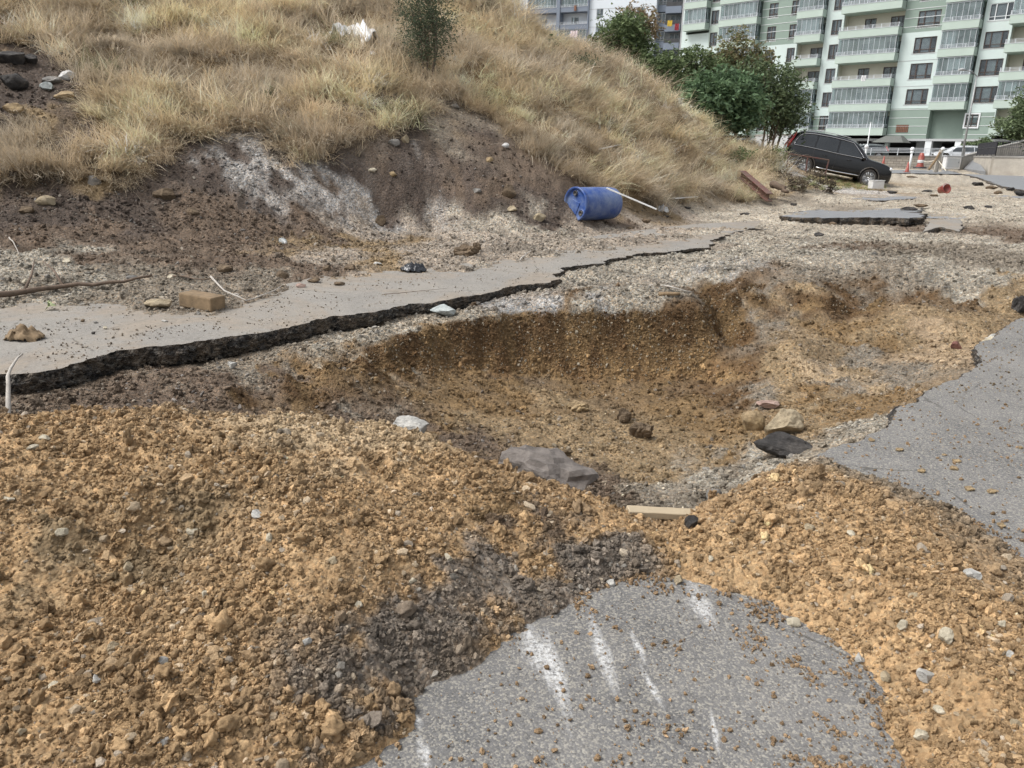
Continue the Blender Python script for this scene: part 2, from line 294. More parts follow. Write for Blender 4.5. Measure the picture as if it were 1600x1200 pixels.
# palette (base colours, linear)
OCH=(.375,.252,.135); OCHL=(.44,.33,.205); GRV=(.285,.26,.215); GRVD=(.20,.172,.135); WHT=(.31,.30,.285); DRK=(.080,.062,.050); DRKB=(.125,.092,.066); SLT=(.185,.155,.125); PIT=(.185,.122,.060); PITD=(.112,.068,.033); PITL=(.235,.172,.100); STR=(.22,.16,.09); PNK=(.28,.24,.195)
CZ = [ # pixel, colour, pebble-amount (0 crumbly soil .. 1 washed gravel)
 *[(x,y,OCH,.35) for x,y in [(0,700),(200,700),(400,720),(0,850),(200,800),(350,950),(100,1000),(0,1150),(300,1100),(450,900),(550,780),(640,720),(760,760),(850,790),(950,820),(1050,850),(1150,860),(1250,820),(1350,850),(1450,950),(1550,1000),(1550,1150),(1250,900),(1350,960),(1450,1080),(150,950),(520,840),(250,1180)]],
 (450,680,OCHL,.1),(540,670,OCHL,.1),(620,690,OCHL,.1),(100,880,PITL,.2),(250,840,PITL,.2),  # last two points paint the shade of the heap's hollow into its colour
 *[(x,y,SLT,.5) for x,y in [(860,900),(800,920),(700,930),(640,960),(700,1000),(620,1040),(760,880),(900,920),(580,1000),(540,1080)]],
 *[(x,y,OCH,.35) for x,y in [(740,800),(800,840),(680,850),(700,770)]],(840,800,DRKB,.4),(770,775,PIT,.3),
 (480,1150,OCH,.3),(590,1120,OCH,.3),(560,940,OCH,.3),(780,1010,OCH,.3),(620,880,OCH,.3),(930,890,SLT,.4),
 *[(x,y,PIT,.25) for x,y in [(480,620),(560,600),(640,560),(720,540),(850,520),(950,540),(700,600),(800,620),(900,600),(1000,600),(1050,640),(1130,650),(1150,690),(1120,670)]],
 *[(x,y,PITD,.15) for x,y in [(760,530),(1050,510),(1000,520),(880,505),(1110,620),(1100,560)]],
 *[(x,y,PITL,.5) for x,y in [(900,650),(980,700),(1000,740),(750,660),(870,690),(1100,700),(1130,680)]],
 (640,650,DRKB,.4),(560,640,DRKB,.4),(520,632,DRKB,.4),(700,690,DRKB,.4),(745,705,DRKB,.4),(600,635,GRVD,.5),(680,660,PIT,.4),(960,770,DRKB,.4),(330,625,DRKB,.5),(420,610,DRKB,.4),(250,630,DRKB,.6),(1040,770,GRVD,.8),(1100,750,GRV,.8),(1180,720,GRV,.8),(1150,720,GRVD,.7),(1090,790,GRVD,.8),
 (450,556,GRVD,.9),*[(x,y,GRV,1) for x,y in [(560,532),(640,510),(720,492),(900,460),(1000,460),(1060,465),(900,430),(1100,420),(1150,400),(1200,380),(1300,370),(1250,400),(1000,410),(1150,345),(1300,310),(1400,370),(1500,330),(1560,320),(1480,280),(1420,270),(1530,380),(1230,330),(1350,400),(1450,300),(1100,335),(1200,315)]],
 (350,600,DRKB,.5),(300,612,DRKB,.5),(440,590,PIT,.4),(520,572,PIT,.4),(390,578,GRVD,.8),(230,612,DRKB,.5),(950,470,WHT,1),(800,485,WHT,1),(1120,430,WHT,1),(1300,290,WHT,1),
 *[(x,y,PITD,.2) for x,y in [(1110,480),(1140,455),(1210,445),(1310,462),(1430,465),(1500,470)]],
 *[(x,y,PITL,.5) for x,y in [(1250,500),(1400,520),(1500,510),(1250,600),(1200,580),(1300,560),(1560,480)]],
 *[(x,y,GRVD,.8) for x,y in [(1180,500),(1350,560),(1400,580),(1240,440),(1300,430),(1400,430),(1330,600),(1180,620)]],
 (1300,590,(.34,.255,.16),.3),(1450,560,(.30,.225,.145),.3),(1480,530,(.30,.225,.145),.3),(1360,620,PIT,.5),(1300,640,PIT,.5),(1330,665,GRV,1),(1270,650,PITL,.7),(1340,530,PIT,.3),(1550,430,GRV,.8),(1450,410,GRV,.9),(1500,440,GRV,.9),(1590,450,PITL,.5),
 *[(x,y,GRVD,.3) for x,y in [(1450,400),(1550,400),(1520,395),(1590,410)]],(1560,365,DRKB,.3),(1500,385,GRVD,.2),(1350,385,DRKB,.4),(1310,378,GRVD,.5),
 *[(x,y,GRVD,.3) for x,y in [(1230,305),(1180,310),(1300,325)]],
 *[(x,y,PNK,.7) for x,y in [(520,400),(640,370),(760,375),(850,370),(1000,350),(950,365),(1050,330),(700,400),(560,350),(700,335)]],
 (560,380,PITL,.6),(600,405,PITL,.6),(500,385,PITL,.6),(700,330,WHT,1),(760,350,GRV,1),(850,360,GRV,.9),
 *[(x,y,GRV,.9) for x,y in [(60,420),(20,400),(10,440),(100,450)]],*[(x,y,GRVD,.8) for x,y in [(150,430),(250,440),(350,440),(50,445),(200,455)]],
 *[(x,y,DRKB,.5) for x,y in [(300,400),(400,400),(350,370),(200,390),(60,365),(450,420),(430,375),(300,350),(150,350),(400,340),(20,350),(480,350)]],
 *[(x,y,DRK,.5) for x,y in [(100,320),(250,300),(300,260),(200,320),(30,330),(340,290),(470,230),(560,240),(640,250),(700,300),(650,310),(800,310),(760,250),(860,330),(600,290),(40,120),(20,170),(100,220),(80,150),(130,240),(330,230)]],
 *[(x,y,WHT,1) for x,y in [(400,220),(410,250),(440,270),(480,280),(540,290),(570,300),(520,260),(390,240)]],(668,182,GRVD,.9),(700,205,GRVD,.7),(455,246,DRK,.5),(428,292,DRK,.5),(505,282,DRKB,.5),(425,238,GRVD,.8),(720,235,DRK,.5),
 *[(x,y,DRKB,.3) for x,y in [(720,260),(660,220),(800,280),(880,310),(940,335)]],
 *[(x,y,STR,.0) for x,y in [(300,100),(100,40),(200,200),(500,100),(700,100),(500,180),(800,160),(950,200),(850,100),(1050,220),(1000,290),(1150,270),(650,30),(900,250),(1100,250),(30,230),(200,250)]],
 (1290,284,STR,.2),(1230,285,STR,.3),(1340,290,STR,.3),(1550,262,GRVD,.2)]
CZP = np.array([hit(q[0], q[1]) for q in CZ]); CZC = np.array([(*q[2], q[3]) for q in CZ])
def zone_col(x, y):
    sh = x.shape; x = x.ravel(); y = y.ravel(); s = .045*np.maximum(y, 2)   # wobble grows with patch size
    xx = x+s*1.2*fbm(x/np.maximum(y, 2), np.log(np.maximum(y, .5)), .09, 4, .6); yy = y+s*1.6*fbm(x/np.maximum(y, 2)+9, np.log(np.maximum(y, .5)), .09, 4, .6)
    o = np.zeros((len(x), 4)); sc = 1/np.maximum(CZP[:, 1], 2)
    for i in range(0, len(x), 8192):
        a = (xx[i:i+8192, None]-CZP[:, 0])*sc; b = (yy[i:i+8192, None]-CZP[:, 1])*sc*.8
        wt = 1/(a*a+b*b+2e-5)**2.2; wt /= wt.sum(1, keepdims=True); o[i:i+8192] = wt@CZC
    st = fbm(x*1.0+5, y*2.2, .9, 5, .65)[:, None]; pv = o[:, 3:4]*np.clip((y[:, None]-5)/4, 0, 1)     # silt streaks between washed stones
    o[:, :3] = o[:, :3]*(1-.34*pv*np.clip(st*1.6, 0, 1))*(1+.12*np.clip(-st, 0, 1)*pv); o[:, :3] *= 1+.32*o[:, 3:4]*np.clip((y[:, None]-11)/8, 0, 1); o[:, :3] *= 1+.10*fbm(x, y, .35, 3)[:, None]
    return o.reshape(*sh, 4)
# ------------------------------------------------------------------ terrain mesh
def rows():
    a = list(np.linspace(-3, .8, 20)); y = .8
    while y < 14: y *= 1.0042; a.append(y)
    while y < 40: y *= 1.0065; a.append(y)
    while y < 900: y *= 1.05; a.append(y)
    return np.array(a)
YR = rows(); UC = np.linspace(-1.0, 1.1, 1150)
if len(YR) % 2 == 0: YR = YR[:-1]
GX = UC[None, :]*(np.maximum(YR, 0)+1.6)[:, None]; GY = np.repeat(YR[:, None], len(UC), 1)
def terrain_h(x, y, hb=None):
    hb = base_h(x, y) if hb is None else hb
    near = np.clip((9-y)/6, 0, 1)
    g = grass_mask(x, y).astype(float)
    fr = np.clip((y-2)/10, .15, 1)
    h = hb+.035*fr*fbm(x, y, .8, 4, .55)*(1-g)+(.016*fbm(x+11, y, .28, 3, .55)+.010*fbm(x, y+4, .10, 3, .6))*(1-g)*np.clip((6-y)/2, 0, 1)+.028*fbm(x+3, y, .23, 4, .6)*np.clip(fr*1.5, .45, 1)*(1-g)
    h = h+g*(.22*fbm(x, y+5, 1.3, 4, .55)+.09*np.abs(fbm(x, y, .6, 3)))
    h = h-.05*np.abs(fbm(x+31, y+7, .45, 4, .6))*np.clip((y-4)/6, 0, 1)*(1-g)
    h = h+.006*fbm(x, y, .05, 3, .7)*near
    return h
ii = np.arange(0, GX.shape[0], 2); jj = np.arange(0, GX.shape[1], 2)
hb_c = base_h(GX[np.ix_(ii, jj)], GY[np.ix_(ii, jj)]); zc_c = zone_col(GX[np.ix_(ii, jj)], GY[np.ix_(ii, jj)])
def up2(a, shp):
    o = np.zeros(shp+a.shape[2:])
    o[::2, ::2][:a.shape[0], :a.shape[1]] = a
    ny, nx = a.shape[:2]
    o[1:2*ny-1:2, 0:2*nx:2] = (a[:-1]+a[1:])/2
    o[:, 1:2*nx-1:2] = (o[:, 0:2*nx-2:2]+o[:, 2:2*nx:2])/2
    if shp[1] == 2*nx: o[:, -1] = o[:, -2]
    return o
HB = up2(hb_c, GX.shape); ZC = up2(zc_c, GX.shape)
# cut faces show the raw subsoil, never the washed gravel of the surface
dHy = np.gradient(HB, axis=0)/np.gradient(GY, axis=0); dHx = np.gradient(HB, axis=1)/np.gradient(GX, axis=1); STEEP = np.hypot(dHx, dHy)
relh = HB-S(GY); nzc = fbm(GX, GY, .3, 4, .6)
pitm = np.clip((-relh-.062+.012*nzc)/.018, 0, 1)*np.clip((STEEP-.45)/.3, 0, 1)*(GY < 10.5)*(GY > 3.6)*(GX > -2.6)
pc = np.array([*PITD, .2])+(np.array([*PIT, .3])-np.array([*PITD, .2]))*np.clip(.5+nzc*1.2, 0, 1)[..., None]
pc = pc*(1+.35*np.clip((-relh-.3)*3, -1, 1))[..., None]; pc[..., 3] = .3  # darker near the rim, lighter below: wall shade put into the soil colour
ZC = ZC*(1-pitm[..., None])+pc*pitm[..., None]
HZ = terrain_h(GX, GY, HB)
GM = grass_mask(GX, GY)
nr, nc = GX.shape
def hgt(x, y):
    """terrain height from the built grid"""
    x = np.asarray(x, float); y = np.asarray(y, float)
    fi = np.interp(y, YR, np.arange(nr)); u = x/(np.maximum(y, 0)+1.6); fj = (u-UC[0])/(UC[1]-UC[0])
    i = np.clip(fi.astype(int), 0, nr-2); j = np.clip(fj.astype(int), 0, nc-2); a = np.clip(fi-i, 0, 1); b = np.clip(fj-j, 0, 1)
    return (HZ[i, j]*(1-b)+HZ[i, j+1]*b)*(1-a)+(HZ[i+1, j]*(1-b)+HZ[i+1, j+1]*b)*a
def colat(x, y):
    fi = np.interp(y, YR, np.arange(nr)); fj = (x/(np.maximum(y, 0)+1.6)-UC[0])/(UC[1]-UC[0])
    return ZC[np.clip(fi.astype(int), 0, nr-1), np.clip(fj.astype(int), 0, nc-1)]
idx = np.arange(nr*nc).reshape(nr, nc)
Fq = np.stack([idx[:-1, :-1], idx[:-1, 1:], idx[1:, 1:], idx[1:, :-1]], -1).reshape(-1, 4)
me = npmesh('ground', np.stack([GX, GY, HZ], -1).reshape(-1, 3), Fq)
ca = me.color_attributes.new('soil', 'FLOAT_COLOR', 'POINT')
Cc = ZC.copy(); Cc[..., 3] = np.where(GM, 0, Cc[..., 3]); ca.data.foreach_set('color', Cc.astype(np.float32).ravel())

def soil_material():
    m, t, b = newmat('soil'); L = t.links.new
    at = N(t, 'ShaderNodeVertexColor', layer_name='soil'); tc = N(t, 'ShaderNodeTexCoord')
    # pebbles: cell colour and cell relief at two sizes, stretched walls use 3-D coordinates
    def cells(sc): v = N(t, 'ShaderNodeTexVoronoi', i_Scale=sc); L(tc.outputs['Object'], v.inputs['Vector']); return v
    v1, v2 = cells(24), cells(66)
    s1 = N(t, 'ShaderNodeSeparateColor'); L(v1.outputs['Color'], s1.inputs[0]); s2 = N(t, 'ShaderNodeSeparateColor'); L(v2.outputs['Color'], s2.inputs[0])
    nz = N(t, 'ShaderNodeTexNoise', i_Scale=2.2, i_Detail=9.0, i_Roughness=.7); L(tc.outputs['Object'], nz.inputs['Vector'])
    nf = N(t, 'ShaderNodeTexNoise', i_Scale=34., i_Detail=6.0, i_Roughness=.75); L(tc.outputs['Object'], nf.inputs['Vector'])
    def mr(src, a, b_, c, d): r_ = N(t, 'ShaderNodeMapRange', i_1=a, i_2=b_, i_3=c, i_4=d); L(src, r_.inputs[0]); return r_.outputs[0]
    def mth(op, a, b_):
        n = N(t, 'ShaderNodeMath', operation=op)
        for k, s in ((0, a), (1, b_)):
            if isinstance(s, (int, float)): n.inputs[k].default_value = s
            else: L(s, n.inputs[k])
        return n.outputs[0]
    f1 = mr(s1.outputs[0], 0, 1, .68, 1.35); f2 = mr(s2.outputs[1], 0, 1, .62, 1.4)
    pb = mth('MULTIPLY', f1, f2); one = mth('ADD', mth('MULTIPLY', mth('SUBTRACT', pb, 1.0), mth('ADD', mth('MULTIPLY', at.outputs['Alpha'], .75), .25)), 1.0)
    g = mth('MULTIPLY', mth('MULTIPLY', one, mr(nz.outputs[0], .3, .7, .78, 1.2)), mr(nf.outputs[0], .3, .7, .75, 1.25))
    mx = N(t, 'ShaderNodeMix', data_type='RGBA', blend_type='MULTIPLY'); mx.inputs[0].default_value = 1; L(at.outputs['Color'], mx.inputs[6]); L(g, mx.inputs[7])
    # a few stones are bluish grey or rust
    rp = N(t, 'ShaderNodeValToRGB'); rp.color_ramp.elements[0].color = (1.12, .95, .78, 1); rp.color_ramp.elements[1].color = (.9, 1.0, 1.1, 1); L(s2.outputs[2], rp.inputs[0])
    m2 = N(t, 'ShaderNodeMix', data_type='RGBA', blend_type='MULTIPLY'); L(at.outputs['Alpha'], m2.inputs[0]); L(mx.outputs[2], m2.inputs[6]); L(rp.outputs[0], m2.inputs[7])
    L(m2.outputs[2], b.inputs['Base Color']); b.inputs['Roughness'].default_value = .92; b.inputs['Specular IOR Level'].default_value = .25
    e1 = mth('MULTIPLY', v1.outputs['Distance'], -.017); e2 = mth('MULTIPLY', v2.outputs['Distance'], -.011); e3 = mth('MULTIPLY', nf.outputs[0], .012)
    hgt_ = mth('ADD', mth('ADD', e1, e2), e3)
    bp = N(t, 'ShaderNodeBump', i_Strength=.9, i_Distance=1.0); L(hgt_, bp.inputs['Height']); L(bp.outputs[0], b.inputs['Normal'])
    return m
ground = link('ground', me, soil_material()); tag(ground, 'washed-out road bed with an ochre soil heap, pits and a hillside', kind='structure')
# ------------------------------------------------------------------ tarmac
def asphalt(name, base, stone, dust=None, dust_amt=.5, streaks=(), rough=.9, mud=None):
    m, t, b = newmat(name); L = t.links.new; tc = N(t, 'ShaderNodeTexCoord')
    v = N(t, 'ShaderNodeTexVoronoi', i_Scale=135., i_Randomness=1.0); L(tc.outputs['Object'], v.inputs['Vector'])
    v2 = N(t, 'ShaderNodeTexVoronoi', i_Scale=190.); L(tc.outputs['Object'], v2.inputs['Vector'])
    nz = N(t, 'ShaderNodeTexNoise', i_Scale=1.6, i_Detail=8.0, i_Roughness=.7); L(tc.outputs['Object'], nz.inputs['Vector'])
    nf = N(t, 'ShaderNodeTexNoise', i_Scale=9., i_Detail=6.0, i_Roughness=.7); L(tc.outputs['Object'], nf.inputs['Vector'])
    sc = N(t, 'ShaderNodeSeparateColor'); L(v.outputs['Color'], sc.inputs[0]); sc2 = N(t, 'ShaderNodeSeparateColor'); L(v2.outputs['Color'], sc2.inputs[0])
    def mr(src, a, b_, c, d): r_ = N(t, 'ShaderNodeMapRange', i_1=a, i_2=b_, i_3=c, i_4=d); L(src, r_.inputs[0]); return r_.outputs[0]
    def mix(f, a, b_, bt='MIX'):
        n = N(t, 'ShaderNodeMix', data_type='RGBA', blend_type=bt)
        for k, s in ((0, f), (6, a), (7, b_)):
            if isinstance(s, (int, float)): n.inputs[k].default_value = s
            elif isinstance(s, tuple): n.inputs[k].default_value = (*s, 1)
            else: L(s, n.inputs[k])
        return n.outputs[2]
    c = mix(mr(sc.outputs[0], .74, .80, 0, .8), base, stone); c = mix(mr(sc.outputs[0], .10, .16, .75, 0), c, tuple(q*.45 for q in base))
    c = mix(mr(sc2.outputs[0], .78, .84, 0, .4), c, tuple(min(1, s*1.25) for s in stone))
    c = mix(1., c, mr(sc2.outputs[1], 0, 1, .75, 1.2), 'MULTIPLY'); c = mix(1., c, mr(nz.outputs[0], .3, .7, .82, 1.16), 'MULTIPLY')
    if dust: c = mix(mr(nz.outputs[0], .38, .62, max(0, dust_amt-.3), dust_amt), c, dust); c = mix(mr(nf.outputs[0], .5, .7, 0, dust_amt*.5), c, tuple(q*.8 for q in dust))
    ve = N(t, 'ShaderNodeTexVoronoi', i_Scale=.8, feature='DISTANCE_TO_EDGE'); nw = N(t, 'ShaderNodeTexNoise', i_Scale=2.5, i_Detail=6.0, i_Roughness=.7); L(tc.outputs['Object'], nw.inputs['Vector'])
    wv = N(t, 'ShaderNodeMix', data_type='VECTOR', i_0=.12); L(tc.outputs['Object'], wv.inputs[4]); L(nw.outputs[1], wv.inputs[5]); L(wv.outputs[1], ve.inputs['Vector'])
    ck = N(t, 'ShaderNodeMath', operation='MULTIPLY'); L(mr(ve.outputs['Distance'], .002, .006, .7, 0), ck.inputs[0]); L(mr(nz.outputs[0], .48, .56, 0, 1), ck.inputs[1]); c = mix(ck.outputs[0], c, (.05, .046, .04))
    if mud:      # dried silt left by the flood water
        nm_ = N(t, 'ShaderNodeTexNoise', i_Scale=.9, i_Detail=10.0, i_Roughness=.72, i_Distortion=.6); L(tc.outputs['Object'], nm_.inputs['Vector']); c = mix(mr(nm_.outputs[0], .47, .60, 0, .8), c, mix(mr(nf.outputs[0], .35, .65, 0, 1), mud, tuple(q*1.45 for q in mud)))
        nc = N(t, 'ShaderNodeTexNoise', i_Scale=26., i_Detail=4.0); L(tc.outputs['Object'], nc.inputs['Vector']); c = mix(mr(nc.outputs[0], .62, .70, 0, .7), c, tuple(q*.55 for q in mud))
    for (cx, cy, dx, dy, Ln, Wd) in streaks:      # chalky scrape marks left by a digger bucket
        mp = N(t, 'ShaderNodeMapping', vector_type='TEXTURE'); mp.inputs['Location'].default_value = (cx, cy, 0); mp.inputs['Rotation'].default_value = (0, 0, math.atan2(dy, dx)); L(tc.outputs['Object'], mp.inputs[0])
        sp = N(t, 'ShaderNodeSeparateXYZ'); L(mp.outputs[0], sp.inputs[0])
        def tent(o, w_):
            a_ = N(t, 'ShaderNodeMath', operation='ABSOLUTE'); L(o, a_.inputs[0]); return mr(a_.outputs[0], 0, w_, 1, 0)
        mm = N(t, 'ShaderNodeMath', operation='MULTIPLY'); L(tent(sp.outputs[0], Ln), mm.inputs[0]); L(tent(sp.outputs[1], Wd), mm.inputs[1])
        ms = N(t, 'ShaderNodeMapping'); ms.inputs['Scale'].default_value = (5, 60, 1); L(mp.outputs[0], ms.inputs[0])
        ns = N(t, 'ShaderNodeTexNoise', i_Scale=1., i_Detail=7.0, i_Roughness=.75); L(ms.outputs[0], ns.inputs['Vector'])
        ad = N(t, 'ShaderNodeMath', operation='ADD'); L(mm.outputs[0], ad.inputs[0]); L(ns.outputs[0], ad.inputs[1])
        bk_ = N(t, 'ShaderNodeTexNoise', i_Scale=55., i_Detail=5.0, i_Roughness=.8); L(tc.outputs['Object'], bk_.inputs['Vector']); pr_ = N(t, 'ShaderNodeMath', operation='MULTIPLY'); L(mr(ad.outputs[0], .88, 1.25, 0, .8), pr_.inputs[0]); L(mr(bk_.outputs[0], .40, .58, 0, 1), pr_.inputs[1])
        c = mix(pr_.outputs[0], c, mix(mr(sc2.outputs[1], 0, 1, 0, .6), (.60, .60, .59), (.42, .42, .41)))
    L(c, b.inputs['Base Color']); b.inputs['Roughness'].default_value = rough; b.inputs['Specular IOR Level'].default_value = .35
    h1 = N(t, 'ShaderNodeMath', operation='MULTIPLY', i_1=-.0022); L(v.outputs['Distance'], h1.inputs[0])
    h2 = N(t, 'ShaderNodeMath', operation='MULTIPLY_ADD', i_1=.004); L(nf.outputs[0], h2.inputs[0]); L(h1.outputs[0], h2.inputs[2])
    bp = N(t, 'ShaderNodeBump', i_Strength=.8, i_Distance=1.); L(h2.outputs[0], bp.inputs['Height']); L(bp.outputs[0], b.inputs['Normal'])
    return m
def stk(x0, y0, x1, y1, wd):
    a = GZ(x0, y0, 0); b_ = GZ(x1, y1, 0); d = b_-a; Ln = np.hypot(*d[:2])
    return (float(a[0]+b_[0])/2, float(a[1]+b_[1])/2, float(d[0]/Ln), float(d[1]/Ln), float(Ln)*.95, wd)
ST = [stk(815,965,865,1075,.10),stk(850,985,890,1130,.07),stk(920,960,965,1090,.06),stk(1075,905,1115,985,.09),stk(1000,1040,1040,1110,.025),stk(640,1110,660,1140,.03),stk(655,1150,670,1205,.04),stk(1110,1110,1125,1180,.02),stk(985,985,1010,1040,.03)]
M_ROAD = asphalt('worn_tarmac', (.10,.10,.102), (.30,.28,.235), dust=(.22,.21,.195), dust_amt=.5, streaks=ST)
M_DUSTY = asphalt('dusty_tarmac', (.17,.165,.158), (.30,.29,.27), dust=(.265,.243,.21), dust_amt=.7, mud=(.20,.168,.132))
M_WET = asphalt('pale_tarmac', (.15,.155,.165), (.28,.28,.28), dust=(.22,.225,.23), dust_amt=.7, rough=.55)
def broken():
    m, t, b = newmat('broken_tarmac_edge'); L = t.links.new; tc = N(t, 'ShaderNodeTexCoord')
    v = N(t, 'ShaderNodeTexVoronoi', i_Scale=48.); L(tc.outputs['Object'], v.inputs['Vector']); nz = N(t, 'ShaderNodeTexNoise', i_Scale=7., i_Detail=8.0, i_Roughness=.75); L(tc.outputs['Object'], nz.inputs['Vector'])
    sc = N(t, 'ShaderNodeSeparateColor'); L(v.outputs['Color'], sc.inputs[0])
    rp = N(t, 'ShaderNodeValToRGB'); e = rp.color_ramp.elements; e[0].color = (.022,.021,.020,1); e[1].position = 1; e[1].color = (.17,.155,.13,1); k = e.new(.6); k.color = (.05,.046,.042,1); L(sc.outputs[0], rp.inputs[0])
    mx = N(t, 'ShaderNodeMix', data_type='RGBA'); mr = N(t, 'ShaderNodeMapRange', i_1=.44, i_2=.62, i_3=0., i_4=.85); L(nz.outputs[0], mr.inputs[0]); L(mr.outputs[0], mx.inputs[0]); L(rp.outputs[0], mx.inputs[6]); mx.inputs[7].default_value = (.17,.13,.09,1)
    L(mx.outputs[2], b.inputs['Base Color']); b.inputs['Roughness'].default_value = .85
    h = N(t, 'ShaderNodeMath', operation='MULTIPLY', i_1=-.03); L(v.outputs['Distance'], h.inputs[0]); h2 = N(t, 'ShaderNodeMath', operation='MULTIPLY_ADD', i_1=.02); L(nz.outputs[0], h2.inputs[0]); L(h.outputs[0], h2.inputs[2])
    bp = N(t, 'ShaderNodeBump', i_Strength=1., i_Distance=1.); L(h2.outputs[0], bp.inputs['Height']); L(bp.outputs[0], b.inputs['Normal']); return m
M_BROKEN = broken()
SLABS = []      # plan outlines, for scattering stones on top
from mathutils.geometry import delaunay_2d_cdt
def ribbon(name, edge, back, thick, mat, dz=0.0, jag=.035, M_=36, sag=None, step=.02):
    """tarmac sheet from a broken edge to a hidden back line, with a rough broken face"""
    e = np.array([p[:2] for p in res(edge, .05)])
    L_ = np.r_[0, np.cumsum(np.hypot(*(e[1:]-e[:-1]).T))]; tot = L_[-1]
    ts = [0]
    while ts[-1] < tot: ts.append(ts[-1]+step*max(1, np.interp(ts[-1], L_, e[:, 1])/5))
    ts = np.array(ts[:-1]+[tot]); ex = np.interp(ts, L_, e[:, 0]); ey = np.interp(ts, L_, e[:, 1])
    bk = np.array([p[:2] for p in res(back, .4)])
    tx = np.gradient(ex); ty = np.gradient(ey); nn = np.hypot(tx, ty)+1e-9; nx, ny = ty/nn, -tx/nn
    cb = bk.mean(0); sgn = np.sign(np.mean(nx*(cb[0]-ex)+ny*(cb[1]-ey))); nx *= -sgn; ny *= -sgn           # outward
    js = jag*np.clip(ey/6, .6, 2)
    J = js*(fbm(ts, ts*0, .5, 2)+.8*fbm(ts, ts*0+5, .12, 3, .65)); ex = ex+nx*J; ey = ey+ny*J
    th = np.interp(ts/tot, np.linspace(0, 1, len(thick)), thick) if not np.isscalar(thick) else np.full(len(ts), thick)
    def ztop(x, y): return S(y)+dz+.004*fbm(x, y, .6, 3)-.03*np.clip(.05-edd(x, y), 0, .05)
    def edd(x, y): return np.full(np.shape(x), 1.)
    outline = [(a_, b_) for a_, b_ in zip(ex, ey)]+[tuple(p) for p in bk[::-1]]
    xs = np.array([p[0] for p in outline]); ys = np.array([p[1] for p in outline]); pts = []
    g = .09; yy = ys.min()+.05
    while yy < ys.max():
        h_ = g*max(1, yy/4.); xx = np.arange(xs.min(), xs.max(), h_); k = inpoly(xx, xx*0+yy, outline); pts += [(float(q)+random.uniform(-.2, .2)*h_, yy) for q in xx[k]]; yy += h_
    n_o = len(outline); vin = [Vector((float(a_), float(b_))) for a_, b_ in outline]+[Vector(p) for p in pts]
    r_ = delaunay_2d_cdt(vin, [], [list(range(n_o))], 1, 1e-5); tv = np.array([tuple(v) for v in r_[0]]); tf = [list(f) for f in r_[2]]
    V = [np.c_[tv, ztop(tv[:, 0], tv[:, 1])]]; off = len(tv); faces = []; mi = []
    for f in tf:
        a_, b_, c_ = [tv[q] for q in f[:3]]; cr = (b_[0]-a_[0])*(c_[1]-a_[1])-(b_[1]-a_[1])*(c_[0]-a_[0]); faces.append(f if cr > 0 else f[::-1]); mi.append(0)
    ztE = ztop(ex, ey); nK = 9; rowsV = [np.stack([ex, ey, ztE], 1)]
    for q in range(1, nK+1):
        d = q/nK; o = .25*th*(fbm(ts, d*th*3+7, .05, 3, .7)+.35*math.sin(d*3)-.6*d**2)
        rowsV.append(np.stack([ex+nx*o, ey+ny*o, ztE-.004-th*d*(1+.15*fbm(ts, ts*0+3, .15, 2))], 1))
    rowsV.append(np.stack([ex-nx*.5, ey-ny*.5, ztE-th*1.05], 1))
    W_ = np.stack(rowsV, 0); r2, c2 = W_.shape[:2]; ix = off+np.arange(r2*c2).reshape(r2, c2); Fa = np.stack([ix[:-1, :-1], ix[:-1, 1:], ix[1:, 1:], ix[1:, :-1]], -1)
    if sgn > 0: Fa = Fa[..., ::-1]
    V.append(W_.reshape(-1, 3)); faces += Fa.reshape(-1, 4).tolist(); mi += [1]*(Fa.size//4)
    me = bpy.data.meshes.new(name); me.from_pydata(np.concatenate(V).tolist(), [], faces); me.polygons.foreach_set('material_index', mi); me.polygons.foreach_set('use_smooth', [True]*len(faces)); me.update()
    o = link(name, me, [mat, M_BROKEN]); tag(o, kind='structure')
    SLABS.append([(a_, b_) for a_, b_ in zip(ex[::4], ey[::4])]+[tuple(p) for p in bk[::-1]]); return o
